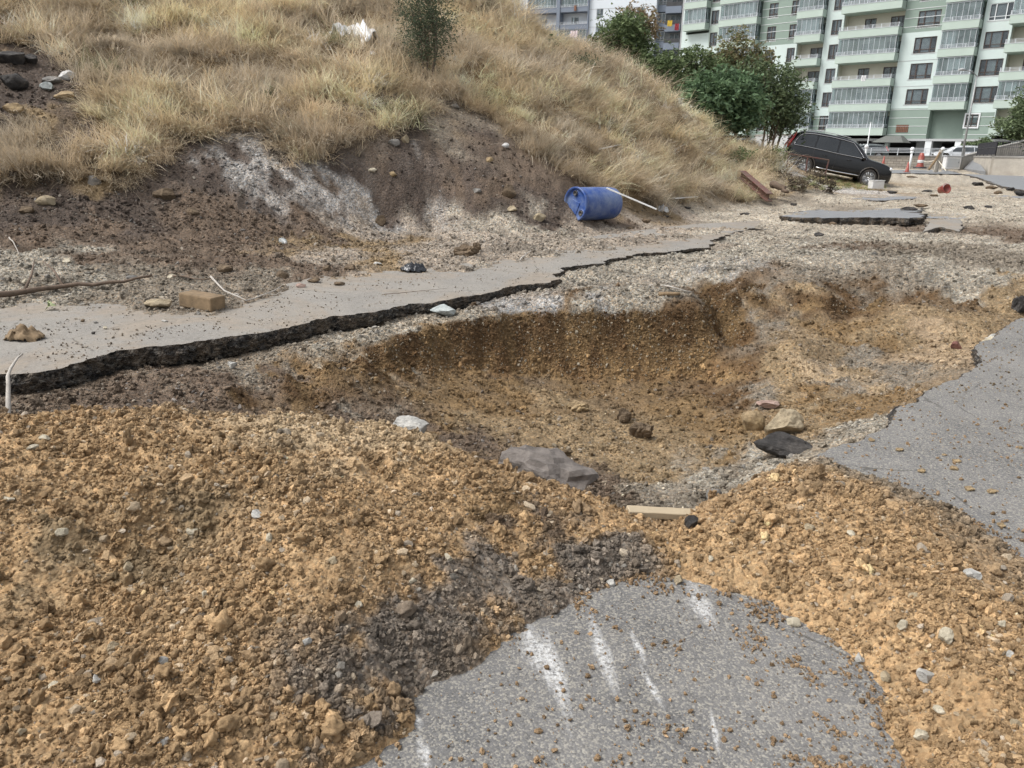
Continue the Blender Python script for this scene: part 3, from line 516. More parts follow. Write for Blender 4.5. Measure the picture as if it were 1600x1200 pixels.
def chunk(name, outline, z0, thick, mat, tilt=None, jag=.03, step=.03, label=None, cat=None, group=None, kind=None):
    """separate piece of broken tarmac: outline in the plan, real thickness, rough sides"""
    P_ = res(list(outline)+[outline[0]], step)[:-1]; x = np.array([p[0] for p in P_]); y = np.array([p[1] for p in P_]); n = len(x)
    cx, cy = x.mean(), y.mean(); s_ = np.arange(n)*step
    d = np.hypot(x-cx, y-cy); J = jag*(fbm(s_, s_*0+cx, max(.12, step*9), 4, .7)+.3*fbm(s_, s_*0-cx, step*3, 2)); x = x+(x-cx)/d*J; y = y+(y-cy)/d*J
    tz = (lambda a, b_: 0*a) if tilt is None else (lambda a, b_: (a-cx)*tilt[0]+(b_-cy)*tilt[1])
    rws = [np.stack([x*.0+cx+(x-cx)*k, cy+(y-cy)*k, z0+tz(cx+(x-cx)*k, cy+(y-cy)*k)+.006*fbm(cx+(x-cx)*k, cy+(y-cy)*k, .2, 2)], 1) for k in (.02, .3, .6, .85, .97, 1)]
    for q in range(1, 6):
        dd = q/5; o = .3*thick*(fbm(s_, s_*0+dd*.9, max(.05, step*7), 3, .7)-.6*dd*dd); k = 1+o/d
        rws.append(np.stack([cx+(x-cx)*k, cy+(y-cy)*k, z0+tz(x, y)-thick*dd-.008], 1))
    V = np.stack(rws, 0); V = np.concatenate([V, V[:, :1]], 1); r_, c_ = V.shape[:2]; ix = np.arange(r_*c_).reshape(r_, c_)
    Fa = np.stack([ix[:-1, :-1], ix[:-1, 1:], ix[1:, 1:], ix[1:, :-1]], -1); mi = np.zeros(Fa.shape[:2], int); mi[5:] = 1
    area = 0.5*np.sum(x*np.roll(y, -1)-np.roll(x, -1)*y)
    if area > 0: Fa = Fa[..., ::-1]
    o = link(name, npmesh(name, V.reshape(-1, 3), Fa.reshape(-1, 4), mi.ravel()), [mat, M_BROKEN]); tag(o, label, cat, group, kind)
    if thick > .03 and kind == 'structure': SLABS.append(list(zip(x, y)))
    return o
# left slab with its undermined edge
EA = [(-150,612),(0,585),(60,580),(99,574),(159,556),(227,543),(283,538),(368,525),(450,513),(499,499),(598,484),(655,474),(690,470),(751,461),(791,449),(850,441),(872,437),(868,430),(880,420),(905,414),(945,411),(952,405),(1000,397),(1050,392),(1108,386),(1114,374),(1150,362),(1180,356)]
eA = [GR(x, y, 0) for x, y in EA]
BA = [(-150,455),(0,450),(200,465),(350,466),(442,440),(600,412),(720,408),(790,390),(900,372),(1000,360),(1085,350),(1190,345)]
ribbon('left_road_slab', eA, [GR(x, y, 0) for x, y in BA], [.17,.19,.17,.15,.13,.12,.10,.06,.05,.04,.035,.03,.03,.03], M_DUSTY, step=.02, M_=20)
# near road: the sheet the camera stands on
eR = [GR(x, y, 0) for x, y in EDGE_R]; under = [(p[0], p[1]-.14, 0) for p in reversed(C3) if p[0] < eR[-1][0]-.05]+[(p[0], p[1]-.16, 0) for p in reversed(C1) if -1.5 < p[0] < C3[0][0]-.1]
er = [np.array((14, 12.0, 0)), np.array((8, 9.4, 0))]+eR+[np.array(p) for p in under]
ribbon('near_road', er, [(14, -3, 0), (6, -3, 0), (-2.2, -3, 0)], .10, M_ROAD, jag=.03, M_=70)
# broken far sheets
def Wp(l, r=0): return [GR(x, y, r) for x, y in l]
chunk('middle_road_slab', Wp([(1225,336),(1290,341),(1345,343),(1372,344),(1400,346),(1433,344),(1436,333),(1438,322),(1380,318),(1300,318),(1240,326)]), float(S(15.5))+.03, .15, M_WET, tilt=(.03,-.03), jag=.26, step=.06, kind='structure')
chunk('broken_road_sheet', Wp([(1445,338),(1500,341),(1545,336),(1530,329),(1470,330)]), float(S(17))+.0, .08, M_WET, jag=.2, step=.06, kind='structure')
chunk('broken_road_sheet', Wp([(1540,305),(1600,309),(1650,305),(1600,299)]), float(S(24))+.02, .12, M_WET, jag=.3, step=.08, kind='structure')
chunk('far_road_slab', Wp([(1330,309),(1370,313),(1430,309),(1443,302),(1442,294),(1400,291),(1350,296)]), float(S(22))+.02, .12, M_WET, jag=.25, step=.1, kind='structure')
far = Wp([(1475,266),(1530,279),(1560,291),(1600,299),(1700,312)]); far = far[:1]+far[1:]
ribbon('far_road', far, [(16,55,0),(34,60,0),(60,50,0)], .16, M_WET, dz=.05, jag=.12, step=.03)
chunk('tarmac_block', Wp([(1442,362),(1468,357),(1500,363),(1502,352),(1495,349),(1452,350)]), float(S(13.2))+.10, .2, M_DUSTY, tilt=(.02,.05), jag=.06, label='isolated block of broken tarmac lying on pale gravel right of the middle slab', cat='tarmac block')
# ------------------------------------------------------------------ loose stones, clods and gravel
def rock_mesh(name, seed, sub=2, cuts=7, rough=.12, sq=(1, .8, .65), smooth=False, norm=False):
    r_ = np.random.default_rng(seed); bm = bmesh.new(); bmesh.ops.create_icosphere(bm, subdivisions=sub, radius=1)
    V = np.array([v.co for v in bm.verts])
    for _ in range(cuts):
        n = r_.normal(size=3); n /= np.linalg.norm(n); d = r_.uniform(.5, .85); s = V@n; V -= np.outer(np.maximum(s-d, 0), n)
    ph = r_.random(3)*50
    V *= (1+rough*(fbm(V[:, 0]+ph[0], V[:, 1]+V[:, 2]*.7+ph[1], .7, 4, .6)+rough*.5*fbm(V[:, 2]+ph[2], V[:, 0]-V[:, 1], .45, 3, .7)))[:, None]*np.array(sq)
    if sub >= 4: V = V*(1+.05*fbm(V[:, 0]+ph[1], V[:, 1]+V[:, 2], .22, 4, .65)+.04*fbm(V[:, 2]+ph[0], V[:, 0]-V[:, 1]*.6, .16, 3, .65))[:, None]
    if norm: V = (V-(V.max(0)+V.min(0))/2)/((V.max(0)-V.min(0))/2)*np.array(sq)
    for v, c in zip(bm.verts, V): v.co = c
    me = bpy.data.meshes.new(name); bm.to_mesh(me); bm.free()
    if smooth: me.polygons.foreach_set('use_smooth', [True]*len(me.polygons))
    return me
def inst_mat():
    m, t, b = newmat('loose_stone'); L = t.links.new
    a = N(t, 'ShaderNodeAttribute', attribute_type='INSTANCER', attribute_name='tint'); tc = N(t, 'ShaderNodeTexCoord')
    nz = N(t, 'ShaderNodeTexNoise', i_Scale=2.2, i_Detail=6.0, i_Roughness=.7); L(tc.outputs['Object'], nz.inputs['Vector'])
    mr = N(t, 'ShaderNodeMapRange', i_1=.3, i_2=.7, i_3=.72, i_4=1.22); L(nz.outputs[0], mr.inputs[0])
    mx = N(t, 'ShaderNodeMix', data_type='RGBA', blend_type='MULTIPLY'); mx.inputs[0].default_value = 1; L(a.outputs['Color'], mx.inputs[6]); L(mr.outputs[0], mx.inputs[7]); L(mx.outputs[2], b.inputs['Base Color'])
    bp = N(t, 'ShaderNodeBump', i_Strength=.5, i_Distance=.3); L(nz.outputs[0], bp.inputs['Height']); L(bp.outputs[0], b.inputs['Normal'])
    b.inputs['Roughness'].default_value = .93; b.inputs['Specular IOR Level'].default_value = .25; return m
M_INST = inst_mat()
def source(name, meshes, mat):
    c = bpy.data.collections.new(name)
    for k, me in enumerate(meshes): me.materials.append(mat); c.objects.link(bpy.data.objects.new('%s_%02d' % (name, k), me))
    return c
SRC_CLOD = source('clod', [rock_mesh('clod', 100+k, 3, 5, .55, (1, .9, .75), k % 2 == 0) for k in range(6)], M_INST)
SRC_STONE = source('stone', [rock_mesh('stone', 200+k, 2, 9, .12, (1, .75+.03*k, .5+.03*k)) for k in range(8)], M_INST)
def scatter(name, P_, scl, rot, col, src, label, cat, seed=0):
    me = bpy.data.meshes.new(name); me.vertices.add(len(P_)); me.vertices.foreach_set('co', np.asarray(P_, np.float32).ravel())
    a = me.attributes.new('size', 'FLOAT_VECTOR', 'POINT'); a.data.foreach_set('vector', np.asarray(scl, np.float32).ravel())
    a = me.attributes.new('turn', 'FLOAT_VECTOR', 'POINT'); a.data.foreach_set('vector', np.asarray(rot, np.float32).ravel())
    a = me.attributes.new('tint', 'FLOAT_COLOR', 'POINT'); a.data.foreach_set('color', np.c_[col, np.ones(len(col))].astype(np.float32).ravel())
    o = link(name, me); ng = bpy.data.node_groups.new(name, 'GeometryNodeTree')
    ng.interface.new_socket('Geometry', in_out='INPUT', socket_type='NodeSocketGeometry'); ng.interface.new_socket('Geometry', in_out='OUTPUT', socket_type='NodeSocketGeometry')
    gi = ng.nodes.new('NodeGroupInput'); go = ng.nodes.new('NodeGroupOutput'); ip = ng.nodes.new('GeometryNodeInstanceOnPoints')
    ci = ng.nodes.new('GeometryNodeCollectionInfo'); ci.inputs[0].default_value = src; ci.inputs['Separate Children'].default_value = True; ci.inputs['Reset Children'].default_value = True
    ip.inputs['Pick Instance'].default_value = True
    def na(nm, ty): n = ng.nodes.new('GeometryNodeInputNamedAttribute'); n.data_type = ty; n.inputs[0].default_value = nm; return n.outputs[0]
    L = ng.links.new; L(gi.outputs[0], ip.inputs['Points']); L(ci.outputs[0], ip.inputs['Instance']); L(na('size', 'FLOAT_VECTOR'), ip.inputs['Scale']); L(na('turn', 'FLOAT_VECTOR'), ip.inputs['Rotation'])
    rv = ng.nodes.new('FunctionNodeRandomValue'); rv.data_type = 'INT'; rv.inputs[4].default_value = 0; rv.inputs[5].default_value = 50; L(rv.outputs[2], ip.inputs['Instance Index'])
    L(ip.outputs[0], go.inputs[0]); md = o.modifiers.new('scatter', 'NODES'); md.node_group = ng
    tag(o, label, cat, kind='stuff'); return o
def slope_at(x, y):
    e = .04; return np.hypot(hgt(x+e, y)-hgt(x-e, y), hgt(x, y+e)-hgt(x, y-e))/(2*e)
def on_slab(x, y):
    s = np.zeros(x.shape, bool)
    for pl in SLABS:
        a = np.array(pl); bb = (x > a[:, 0].min()) & (x < a[:, 0].max()) & (y > a[:, 1].min()) & (y < a[:, 1].max())
        if bb.any(): s[bb] |= inpoly(x[bb], y[bb], pl)
    return s
def sample(n, y0, y1, u0=-.95, u1=1.0):
    i0, i1 = np.searchsorted(YR, [y0, y1]); fi = rng.uniform(i0, i1, n); y = np.interp(fi, np.arange(nr), YR); u = rng.uniform(u0, u1, n)
    return u*(y+1.6), y
def build_scatter():
    allc = {k: [] for k in ('clod', 'stone')}
    for n, y0, y1, med in ((600000, 1.0, 4.8, .0034), (300000, 4.2, 12, .0058), (120000, 11, 34, .0105)):
        x, y = sample(n, y0, y1); z = hgt(x, y); gm = grass_mask(x, y); c = colat(x, y)
        sl = on_slab(x, y) & (z < S(y)+.004)
        # keep sparse crumbs on bare tarmac, most of them beside the heap
        keep = rng.random(n) < np.where(sl, np.where(y > 4.6, .06*np.clip(1+2*fbm(x, y, .5, 3), 0, 4), .02), np.where(gm, .03, np.clip(.72+.9*fbm(x, y, .35, 4, .6), .15, 1)*np.where((z-S(y) < -.12) & (y > 3.9), .85, 1)*np.where(c[:, 3] > .8, 1.5, 1)))
        near = sl & (y < 4.6) & (x > .25); dz_ = z-(S(y)); keep |= near & (rng.random(n) < np.clip(.8*np.exp(dz_*32)*np.clip(fbm(x, y, .22, 3)*1.6+.25, 0, 1), 0, .8))
        keep |= near & (x > .8) & (y < 3.2) & (rng.random(n) < .42*np.clip(fbm(x, y, .16, 3, .6)*2.2-.1, 0, 1))
        x, y, z, c, sl = x[keep], y[keep], z[keep], c[keep], sl[keep]; n = len(x)
        z = np.where(sl, S(y)+.003, z)
        peb = c[:, 3]; stp = np.clip((slope_at(x, y)-.8)/.6, 0, 1); heap = (y < 4.8) & (peb < .6)
        sz = med*np.exp(rng.normal(0, .62, n)); big = rng.random(n) < .035; sz = np.where(big, med*rng.uniform(2., 4.8, n), sz); sz = np.where(rng.random(n) < .0022, med*rng.uniform(5, 9, n), sz)
        sz = np.minimum(sz, np.where(y < 5, .032, .034)); sz *= np.where(heap, 1+.25*np.clip(fbm(x, y, .5, 2), -1, 1), 1); sz = np.where(sl, np.minimum(sz*.8, .010), sz)
        inpit = (z-S(y) < -.12) & (y > 3.9) & ~sl; sz *= np.where(inpit, .85, 1)*(1-.3*stp*(y > 4.3)); st = rng.random(n) < np.where(heap, .30, .25+.7*peb)
        v = np.exp(rng.normal(0, .25, n)); col = c[:, :3]*(v*np.where(y > 4.4, 1.22, 1))[:, None]
        pale = np.where((y < 5)[:, None], np.array([.50, .42, .31]), np.array([.40, .365, .30])); grey = np.where((y < 5)[:, None], np.array([.36, .34, .30]), np.array([.27, .27, .265])); k = rng.random(n)
        mixp = np.where(st & heap, np.where(k < .42, .6, .12), np.where(st, np.where(k < .3, .45, .0), 0))[:, None]
        tgt = np.where((rng.random(n) < .65)[:, None], pale, grey); col = col*(1-mixp)+tgt*mixp*v[:, None]
        dkst = st & (rng.random(n) < .07); col = np.where(dkst[:, None], col*.55, col); col = np.clip(col, .02, .72)
        col = np.where(sl[:, None] & (y < 5)[:, None], np.array([.30, .205, .12])*v[:, None], col)
        s3 = sz[:, None]*rng.uniform(.75, 1.25, (n, 3)); rt = rng.uniform(0, 6.28, (n, 3)); rt[:, :2] = np.where(st[:, None], rng.normal(0, .5, (n, 2)), rt[:, :2])
        P_ = np.stack([x, y, z+sz*np.where(sl, .1, np.where(st, .25, .5))], 1)
        for key, msk in (('stone', st), ('clod', ~st)): allc[key].append((P_[msk], s3[msk], rt[msk], col[msk]))
    # pebbles and crumbs sticking out of the cut faces
    x = rng.uniform(-1.6, 6, 420000); y = rng.uniform(5.2, 10, 420000); k = (slope_at(x, y) > .9) & (hgt(x, y) < S(y)-.07); x, y = x[k], y[k]; z = hgt(x, y); n = len(x); c = colat(x, y)
    sz = .0052*np.exp(rng.normal(0, .55, n)); st = rng.random(n) < .5; v = np.exp(rng.normal(.08, .28, n)); col = c[:, :3]*v[:, None]*1.25; pale = st & (rng.random(n) < .3); col = np.where(pale[:, None], np.array([.33, .285, .215])*v[:, None], col)
    for key, msk in (('stone', st), ('clod', ~st)): allc[key].append((np.stack([x, y-sz*.3, z], 1)[msk], (sz[:, None]*rng.uniform(.75, 1.25, (n, 3)))[msk], rng.uniform(0, 6.28, (n, 3))[msk], np.clip(col, .02, .7)[msk]))
    print('face stones', n)
    for key, src, lab in (('stone', SRC_STONE, 'loose angular gravel and small pale stones strewn over the washed-out road'), ('clod', SRC_CLOD, 'crumbly ochre soil clods covering the heap and pit walls')):
        a = [np.concatenate([q[i] for q in allc[key]]) for i in range(4)]
        scatter('gravel' if key == 'stone' else 'soil_clods', *a, src, lab, 'gravel' if key == 'stone' else 'soil')
        print(key, len(a[0]))
build_scatter()
# ------------------------------------------------------------------ dry grass
def leaf_mat(name, attr=None, inst=False, trans=.25, var=.2):
    m, t, b = newmat(name); L = t.links.new
    a = N(t, 'ShaderNodeAttribute', attribute_type='INSTANCER', attribute_name='tint') if inst else N(t, 'ShaderNodeVertexColor', layer_name='leaf')
    L(a.outputs['Color'], b.inputs['Base Color']); b.inputs['Roughness'].default_value = .75; b.inputs['Specular IOR Level'].default_value = .25
    tr = N(t, 'ShaderNodeBsdfTranslucent'); L(a.outputs['Color'], tr.inputs['Color']); mx = N(t, 'ShaderNodeMixShader', i_0=trans)
    L(b.outputs[0], mx.inputs[1]); L(tr.outputs[0], mx.inputs[2]); L(mx.outputs[0], t.nodes['Material Output'].inputs[0]); return m
M_GRASS = leaf_mat('dry_grass_blade', inst=True)
def tuft(name, seed, nb=34, up=False):
    r_ = np.random.default_rng(seed); V = []; F = []
    for _ in range(nb):
        bx, by = r_.normal(0, .09, 2); ln = r_.uniform(.28, .62); az = r_.normal(0, .75 if not up else 2.2); el = r_.uniform(.35, 1.2) if not up else r_.uniform(.8, 1.45); bend = r_.uniform(.5, 1.5)*(1 if not up else .5); wd = r_.uniform(.0038, .0065)
        p = np.array([bx, by, -.03]); seg = 4; b0_ = len(V)
        side = np.array([-math.sin(az+r_.normal(0, .8)), math.cos(az), 0])
        for k in range(seg+1):
            w_ = wd*(1-k/seg*.85); V.append(p-side*w_); V.append(p+side*w_)
            e = el-bend*k/seg; p = p+ln/seg*np.array([math.cos(e)*math.cos(az), math.cos(e)*math.sin(az), math.sin(e)])
        F += [(b0_+2*k, b0_+2*k+1, b0_+2*k+3, b0_+2*k+2) for k in range(seg)]
    me = bpy.data.meshes.new(name); me.from_pydata([tuple(v) for v in V], [], F); me.update(); return me
SRC_TUFT = source('tuft', [tuft('tuft', 300+k) for k in range(7)]+[tuft('tuft', 340+k, 36, True) for k in range(2)], M_GRASS)
def build_grass():
    x, y = sample(50000, 9.0, 48, -.95, .6); k = grass_mask(x, y); x, y = x[k], y[k]; n = len(x); e = .25
    gx = (base_h(x+e, y)-base_h(x-e, y))/(2*e); gy = (base_h(x, y+e)-base_h(x, y-e))/(2*e)
    dn = np.arctan2(-gy, -gx); z = hgt(x, y)
    flow = fbm(x, y, 1.3, 2); yaw = dn+flow*1.7+rng.normal(0, .28, n)
    # patches: thin, flattened, tall
    pt = fbm(x+40, y+7, 1.5, 3); thin = fbm(x, y+90, .8, 3, .6); keep = rng.random(n) < np.clip(1.08+thin*1.5, .1, 1); 
    s = (.85+.5*np.clip(pt+.3, -.2, 1.2))*rng.uniform(.7, 1.3, n)*np.clip(.82+(y-10)*.006, .8, 1)
    wmul = 1.25+np.maximum(y-10, 0)/16
    a = fbm(x+5, y+60, 2.2, 3); r_ = rng.random(n)
    straw = np.array([.60, .495, .35]); yel = np.array([.69, .585, .40]); grey = np.array([.44, .385, .305]); brn = np.array([.43, .35, .24]); grn = np.array([.20, .20, .12])
    east = np.clip((x/np.maximum(y, 5)+.15)*3, 0, 1)
    f = np.clip(.5+a*.9+(.3*east-.1)+rng.normal(0, .22, n), 0, 1)[:, None]
    col = grey*(1-f)+straw*f; f2 = np.clip(a*1.4+.15*east-.1+rng.normal(0, .2, n), 0, 1)[:, None]; col = col*(1-f2)+yel*f2
    col = np.where((rng.random(n) < .16)[:, None], brn, col); g = fbm(x+200, y, 1.6, 2) > .66; col = np.where((g & (rng.random(n) < .55))[:, None], grn, col)
    col = col*1.22*np.exp(rng.normal(0, .2, n)+.38*fbm(x, y+33, .55, 2))[:, None]; col = np.clip(col, 0, .82)
    rot = np.stack([rng.normal(0, .15, n), rng.normal(.12, .18, n), yaw], 1); scl = np.stack([s, s*wmul, s], 1)
    P_ = np.stack([x, y, z], 1)
    # overhanging fringe where turf breaks off above the scar
    fr = np.array([q for q in res(scar_w[1:22], .06)]); m_ = len(fr); rep = 3
    fx = np.repeat(fr[:, 0], rep)+rng.normal(0, .16, m_*rep); fy = np.repeat(fr[:, 1], rep)+rng.normal(.1, .16, m_*rep); fz = hgt(fx, fy)
    kf = rng.random(len(fx)) < np.clip(.6+fbm(fx, fy, .5, 2)*1.6, 0, 1); fx, fy, fz = fx[kf], fy[kf], fz[kf]; q = len(fx)
    c2 = (straw*.8+grey*.2)*np.exp(rng.normal(0, .2, q))[:, None]
    P2 = np.stack([fx, fy, fz+.02], 1); s2 = np.repeat(rng.uniform(.5, .9, q)[:, None], 3, 1)
    e2 = .3; d2 = np.arctan2(-(base_h(fx, fy+e2)-base_h(fx, fy-e2)), -(base_h(fx+e2, fy)-base_h(fx-e2, fy)))
    r2 = np.stack([rng.normal(0, .1, q), rng.normal(.25, .2, q), d2+rng.normal(0, .5, q)], 1)
    # strays on the verge near the car and in the debris
    scatter('dry_grass', np.r_[P_[keep], P2], np.r_[scl[keep], s2], np.r_[rot[keep], r2], np.r_[col[keep], c2], SRC_TUFT, 'long dry straw-coloured grass covering the hillside', 'grass')
    print('tufts', keep.sum()+q)
build_grass()
def build_verge():
    """low green weeds around the stranded car"""
    pts = [hit(px_, py_) for px_, py_ in [(rng.uniform(1205, 1385), rng.uniform(274, 297)) for _ in range(420)]]
    P_ = np.array([p for p in pts if p[1] > 25]); n = len(P_); P_[:, 2] = hgt(P_[:, 0], P_[:, 1])
    c = np.where((rng.random(n) < .55)[:, None], np.array([.20, .24, .10]), np.array([.42, .34, .19]))*np.exp(rng.normal(0, .25, n))[:, None]
    s = rng.uniform(.2, .5, n); scatter('green_weeds', P_, np.stack([s, s*2, s], 1), np.stack([0*s, rng.normal(0, .2, n), rng.uniform(0, 6.28, n)], 1), c, SRC_TUFT, 'low green and straw weeds growing round the stranded black car', 'weeds')
build_verge()
# ------------------------------------------------------------------ trees and shrubs
M_BARK = simple('bark', (.13, .10, .075), .9, var=.3, scale=14, bump=.01)
M_BARKG = simple('grey_bark', (.30, .27, .22), .9, var=.3, scale=14, bump=.01)
M_LEAF = leaf_mat('foliage', trans=.3)
def tree(name, base, blobs, cols, nl, leaf, label, cat, trunks=((0, 0),), r0_=.07, bark=None, seed=1, group=None, compound=False, clump=.28, dens=26):
    """base: world foot; blobs: (cx,cy,cz,rx,ry,rz) crown masses in world units"""
    r_ = np.random.default_rng(seed); root = empty(name, base); tag(root, label, cat, group); bx, by, bz = base
    vol = np.array([b[3]*b[4]*b[5] for b in blobs]); vol = vol/vol.sum(); C_ = []
    ncl = max(8, nl//dens)
    for b, v in zip(blobs, vol):
        m_ = max(3, int(ncl*v)); d = r_.normal(size=(m_, 3)); d /= np.linalg.norm(d, axis=1, keepdims=True); rr = r_.uniform(.35, 1, m_)**.55*(1+.18*r_.normal(size=m_))
        C_.append(np.array(b[:3])+d*rr[:, None]*np.array(b[3:]))
    C_ = np.concatenate(C_); sc = np.mean([b[3] for b in blobs])
    ci = r_.integers(0, len(C_), nl); csz = clump*sc*r_.uniform(.5, 1.3, len(C_))
    p = C_[ci]+r_.normal(size=(nl, 3))*csz[ci][:, None]*np.array([1, 1, .55])
    if compound:                       # leaflets strung along drooping stalks
        k = r_.integers(0, nl//9+1, nl); rs = np.random.default_rng(seed+5); st = rs.integers(0, len(C_), nl//9+2); dr = rs.normal(size=(nl//9+2, 3))*np.array([1, 1, .5]); dr /= np.linalg.norm(dr, axis=1, keepdims=True)
        off = rs.normal(size=(nl//9+2, 3))*csz[st][:, None]*.8; tpos = r_.random(nl)*leaf*7; p = C_[st[k]]+off[k]+dr[k]*tpos[:, None]-np.array([0, 0, 1])*(tpos**2/(leaf*9))[:, None]+r_.normal(size=(nl, 3))*leaf*.4
    ax = r_.normal(size=(nl, 3)); ax[:, 2] *= .6; ax /= np.linalg.norm(ax, axis=1, keepdims=True); up_ = r_.normal(size=(nl, 3))+np.array([0, 0, .9]); sd_ = np.cross(ax, up_); sd_ /= np.linalg.norm(sd_, axis=1, keepdims=True)
    sz = leaf*r_.uniform(.6, 1.3, nl)[:, None]; V = np.stack([p-ax*sz, p+sd_*sz*.42, p+ax*sz, p-sd_*sz*.42], 1).reshape(-1, 3)-np.array(base)
    F = np.arange(nl*4).reshape(nl, 4); me = npmesh('crown', V, F, smooth=False)
    ccl = r_.random(len(C_)); colr = np.array(cols); w_ = (ccl[ci]*.7+r_.random(nl)*.3)*(len(cols)-1); i0 = np.clip(w_.astype(int), 0, len(cols)-2); fr = (w_-i0)[:, None]
    cc = (colr[i0]*(1-fr)+colr[i0+1]*fr)*np.exp(r_.normal(0, .22, nl))[:, None]; ca = me.color_attributes.new('leaf', 'FLOAT_COLOR', 'POINT'); ca.data.foreach_set('color', np.repeat(np.c_[cc, np.ones(nl)], 4, 0).astype(np.float32).ravel())
    link('crown', me, M_LEAF, root)
    mb = MB(); tops = []
    top = np.mean([b[:3] for b in blobs], axis=0)
    for (ox, oy) in trunks:
        a = np.array([ox, oy, -.15]); b = top-np.array(base)+np.array([ox*2.5, oy*2.5, 0]); mid = (a+b)/2+r_.normal(size=3)*.06*np.linalg.norm(b-a)
        mb.tube([a, a*.6+mid*.4, mid, b], [r0_, r0_*.85, r0_*.65, r0_*.3], 8); tops.append((a, mid, b))
    for c in C_[r_.choice(len(C_), min(len(C_), 46), replace=False)]:
        a, mid, b = tops[r_.integers(0, len(tops))]; s_ = a*.25+mid*.75 if r_.random() < .5 else mid*.5+b*.5; e = c-np.array(base); m2 = (s_+e)/2+np.array([0, 0, .06*np.linalg.norm(e-s_)])
        mb.tube([s_, m2, e], [r0_*.32, r0_*.2, r0_*.07], 5)
    mb.build('trunk', bark or M_BARK, root, smooth=True); return root
def bl(px, py, Y, wpx, hpx, dY=None):
    p = PY(px, py, Y); k = Y/1253; rx = wpx*k; rz = hpx*k/1.045; return (*p, rx, dY or rx*.9, rz)
def foot(px, py, Y): p = PY(px, py, Y); z = float(hgt(p[0], p[1])); return (float(p[0]), float(p[1]), min(float(p[2]), z))
GN = [(.09,.125,.06),(.135,.18,.085),(.20,.25,.115)]; GND = [(.08,.11,.06),(.125,.165,.085),(.18,.22,.115)]; OLV = [(.06,.085,.055),(.09,.12,.075),(.14,.165,.10)]; FIG = [(.08,.125,.07),(.115,.18,.095),(.165,.25,.13)]; RUST = [(.24,.18,.11),(.32,.24,.15),(.15,.17,.07)]; BRNG = [(.11,.135,.06),(.18,.175,.085),(.29,.21,.125)]
hb_ = hit(665, 128); hb_ = (float(hb_[0]), float(hb_[1]), float(hgt(hb_[0], hb_[1])))
Yb = hb_[1]
tree('hillside_bush', hb_, [bl(662,8,Yb,34,42),bl(640,30,Yb,22,26),bl(690,40,Yb,20,30),bl(665,70,Yb,32,30),bl(655,-30,Yb,36,34),bl(668,45,Yb,40,44)], OLV, 12500, .023, 'grey-green bush with fine leaves growing alone on the dry hillside', 'bush', trunks=((-.05,0),(.06,.04),(.0,-.05),(.1,-.04)), r0_=.022, seed=3, clump=.34)
def tr(name, fx, fy, Y, blobs, *a, **k): return tree(name, foot(fx, fy, Y), [bl(b[0], b[1], b[4] if len(b) > 4 else Y, b[2], b[3]) for b in blobs], *a, **k)
tr('leafy_tree', 968,190,37, [(965,60,34,36),(940,75,20,18),(1000,85,26,26),(985,45,22,24),(955,95,34,20)], GN, 15000, .085, 'tall green tree rising behind the ridge in front of the white and blue flats', 'tree', trunks=((0,0),(.3,.1)), r0_=.09, seed=11, compound=True, clump=.24)
tr('rusty_tree', 1000,190,39, [(1003,30,20,17),(985,14,12,9),(1020,45,12,12)], RUST, 2600, .075, 'tree top with orange-brown withered leaves above the green tree', 'tree', r0_=.06, seed=12, compound=True, clump=.3)
tr('leafy_tree', 1030,205,36, [(1015,100,22,18),(1035,120,26,24),(1045,95,16,18)], GN, 7000, .08, 'low mid-green tree on the ridge between the tall tree and the brownish one', 'tree', r0_=.06, seed=13, compound=True, clump=.25)
tr('leafy_tree', 1085,215,39, [(1085,95,30,24),(1070,120,30,22),(1110,115,30,28)], GN, 9000, .085, 'bright green tree in front of the narrow white wing of the green flats', 'tree', r0_=.08, seed=14, compound=True, clump=.25)
tr('brown_tipped_tree', 1150,222,40, [(1150,75,22,24),(1130,95,26,22),(1175,100,30,24),(1150,130,40,26),(1195,90,12,14)], BRNG, 12000, .08, 'tree with brown seed clusters and pale bare branches behind the round bush', 'tree', trunks=((0,0),(.5,.2)), r0_=.08, bark=M_BARKG, seed=15, compound=True, clump=.25)
tr('round_bush', 1128,222,33, [(1125,158,50,40),(1100,140,32,24),(1155,145,34,28),(1130,190,40,20),(1165,180,26,22)], FIG, 11000, .13, 'large rounded bush with big dark blue-green leaves on the ridge', 'bush', trunks=((0,0),(.3,0),(-.3,.1)), r0_=.06, seed=16, clump=.2, dens=14)
tr('dark_tree', 1197,222,37, [(1215,135,34,30),(1235,160,28,30),(1195,165,36,32),(1225,185,34,16),(1185,110,30,20),(1240,120,16,18)], GND, 13500, .08, 'dark green tree with several thin trunks left of the black car', 'tree', trunks=((-.25,0),(0,.1),(.3,0),(.12,-.2)), r0_=.07, seed=17, compound=True, clump=.24)
tr('fir_tree', 1640,262,66, [(1590,200,28,16),(1578,213,22,8),(1612,170,24,24),(1640,180,50,50),(1600,150,12,12)], GND, 14000, .16, 'dark evergreen tree at the right edge overhanging the street wall', 'tree', r0_=.2, seed=18, clump=.22)
tr('hedge_shrub', 1525,245,84, [(1520,232,16,8),(1540,226,14,8),(1555,235,12,9)], GND, 5000, .14, 'dark hedge shrub behind the sloping street wall', 'shrub', r0_=.05, seed=19, clump=.3)
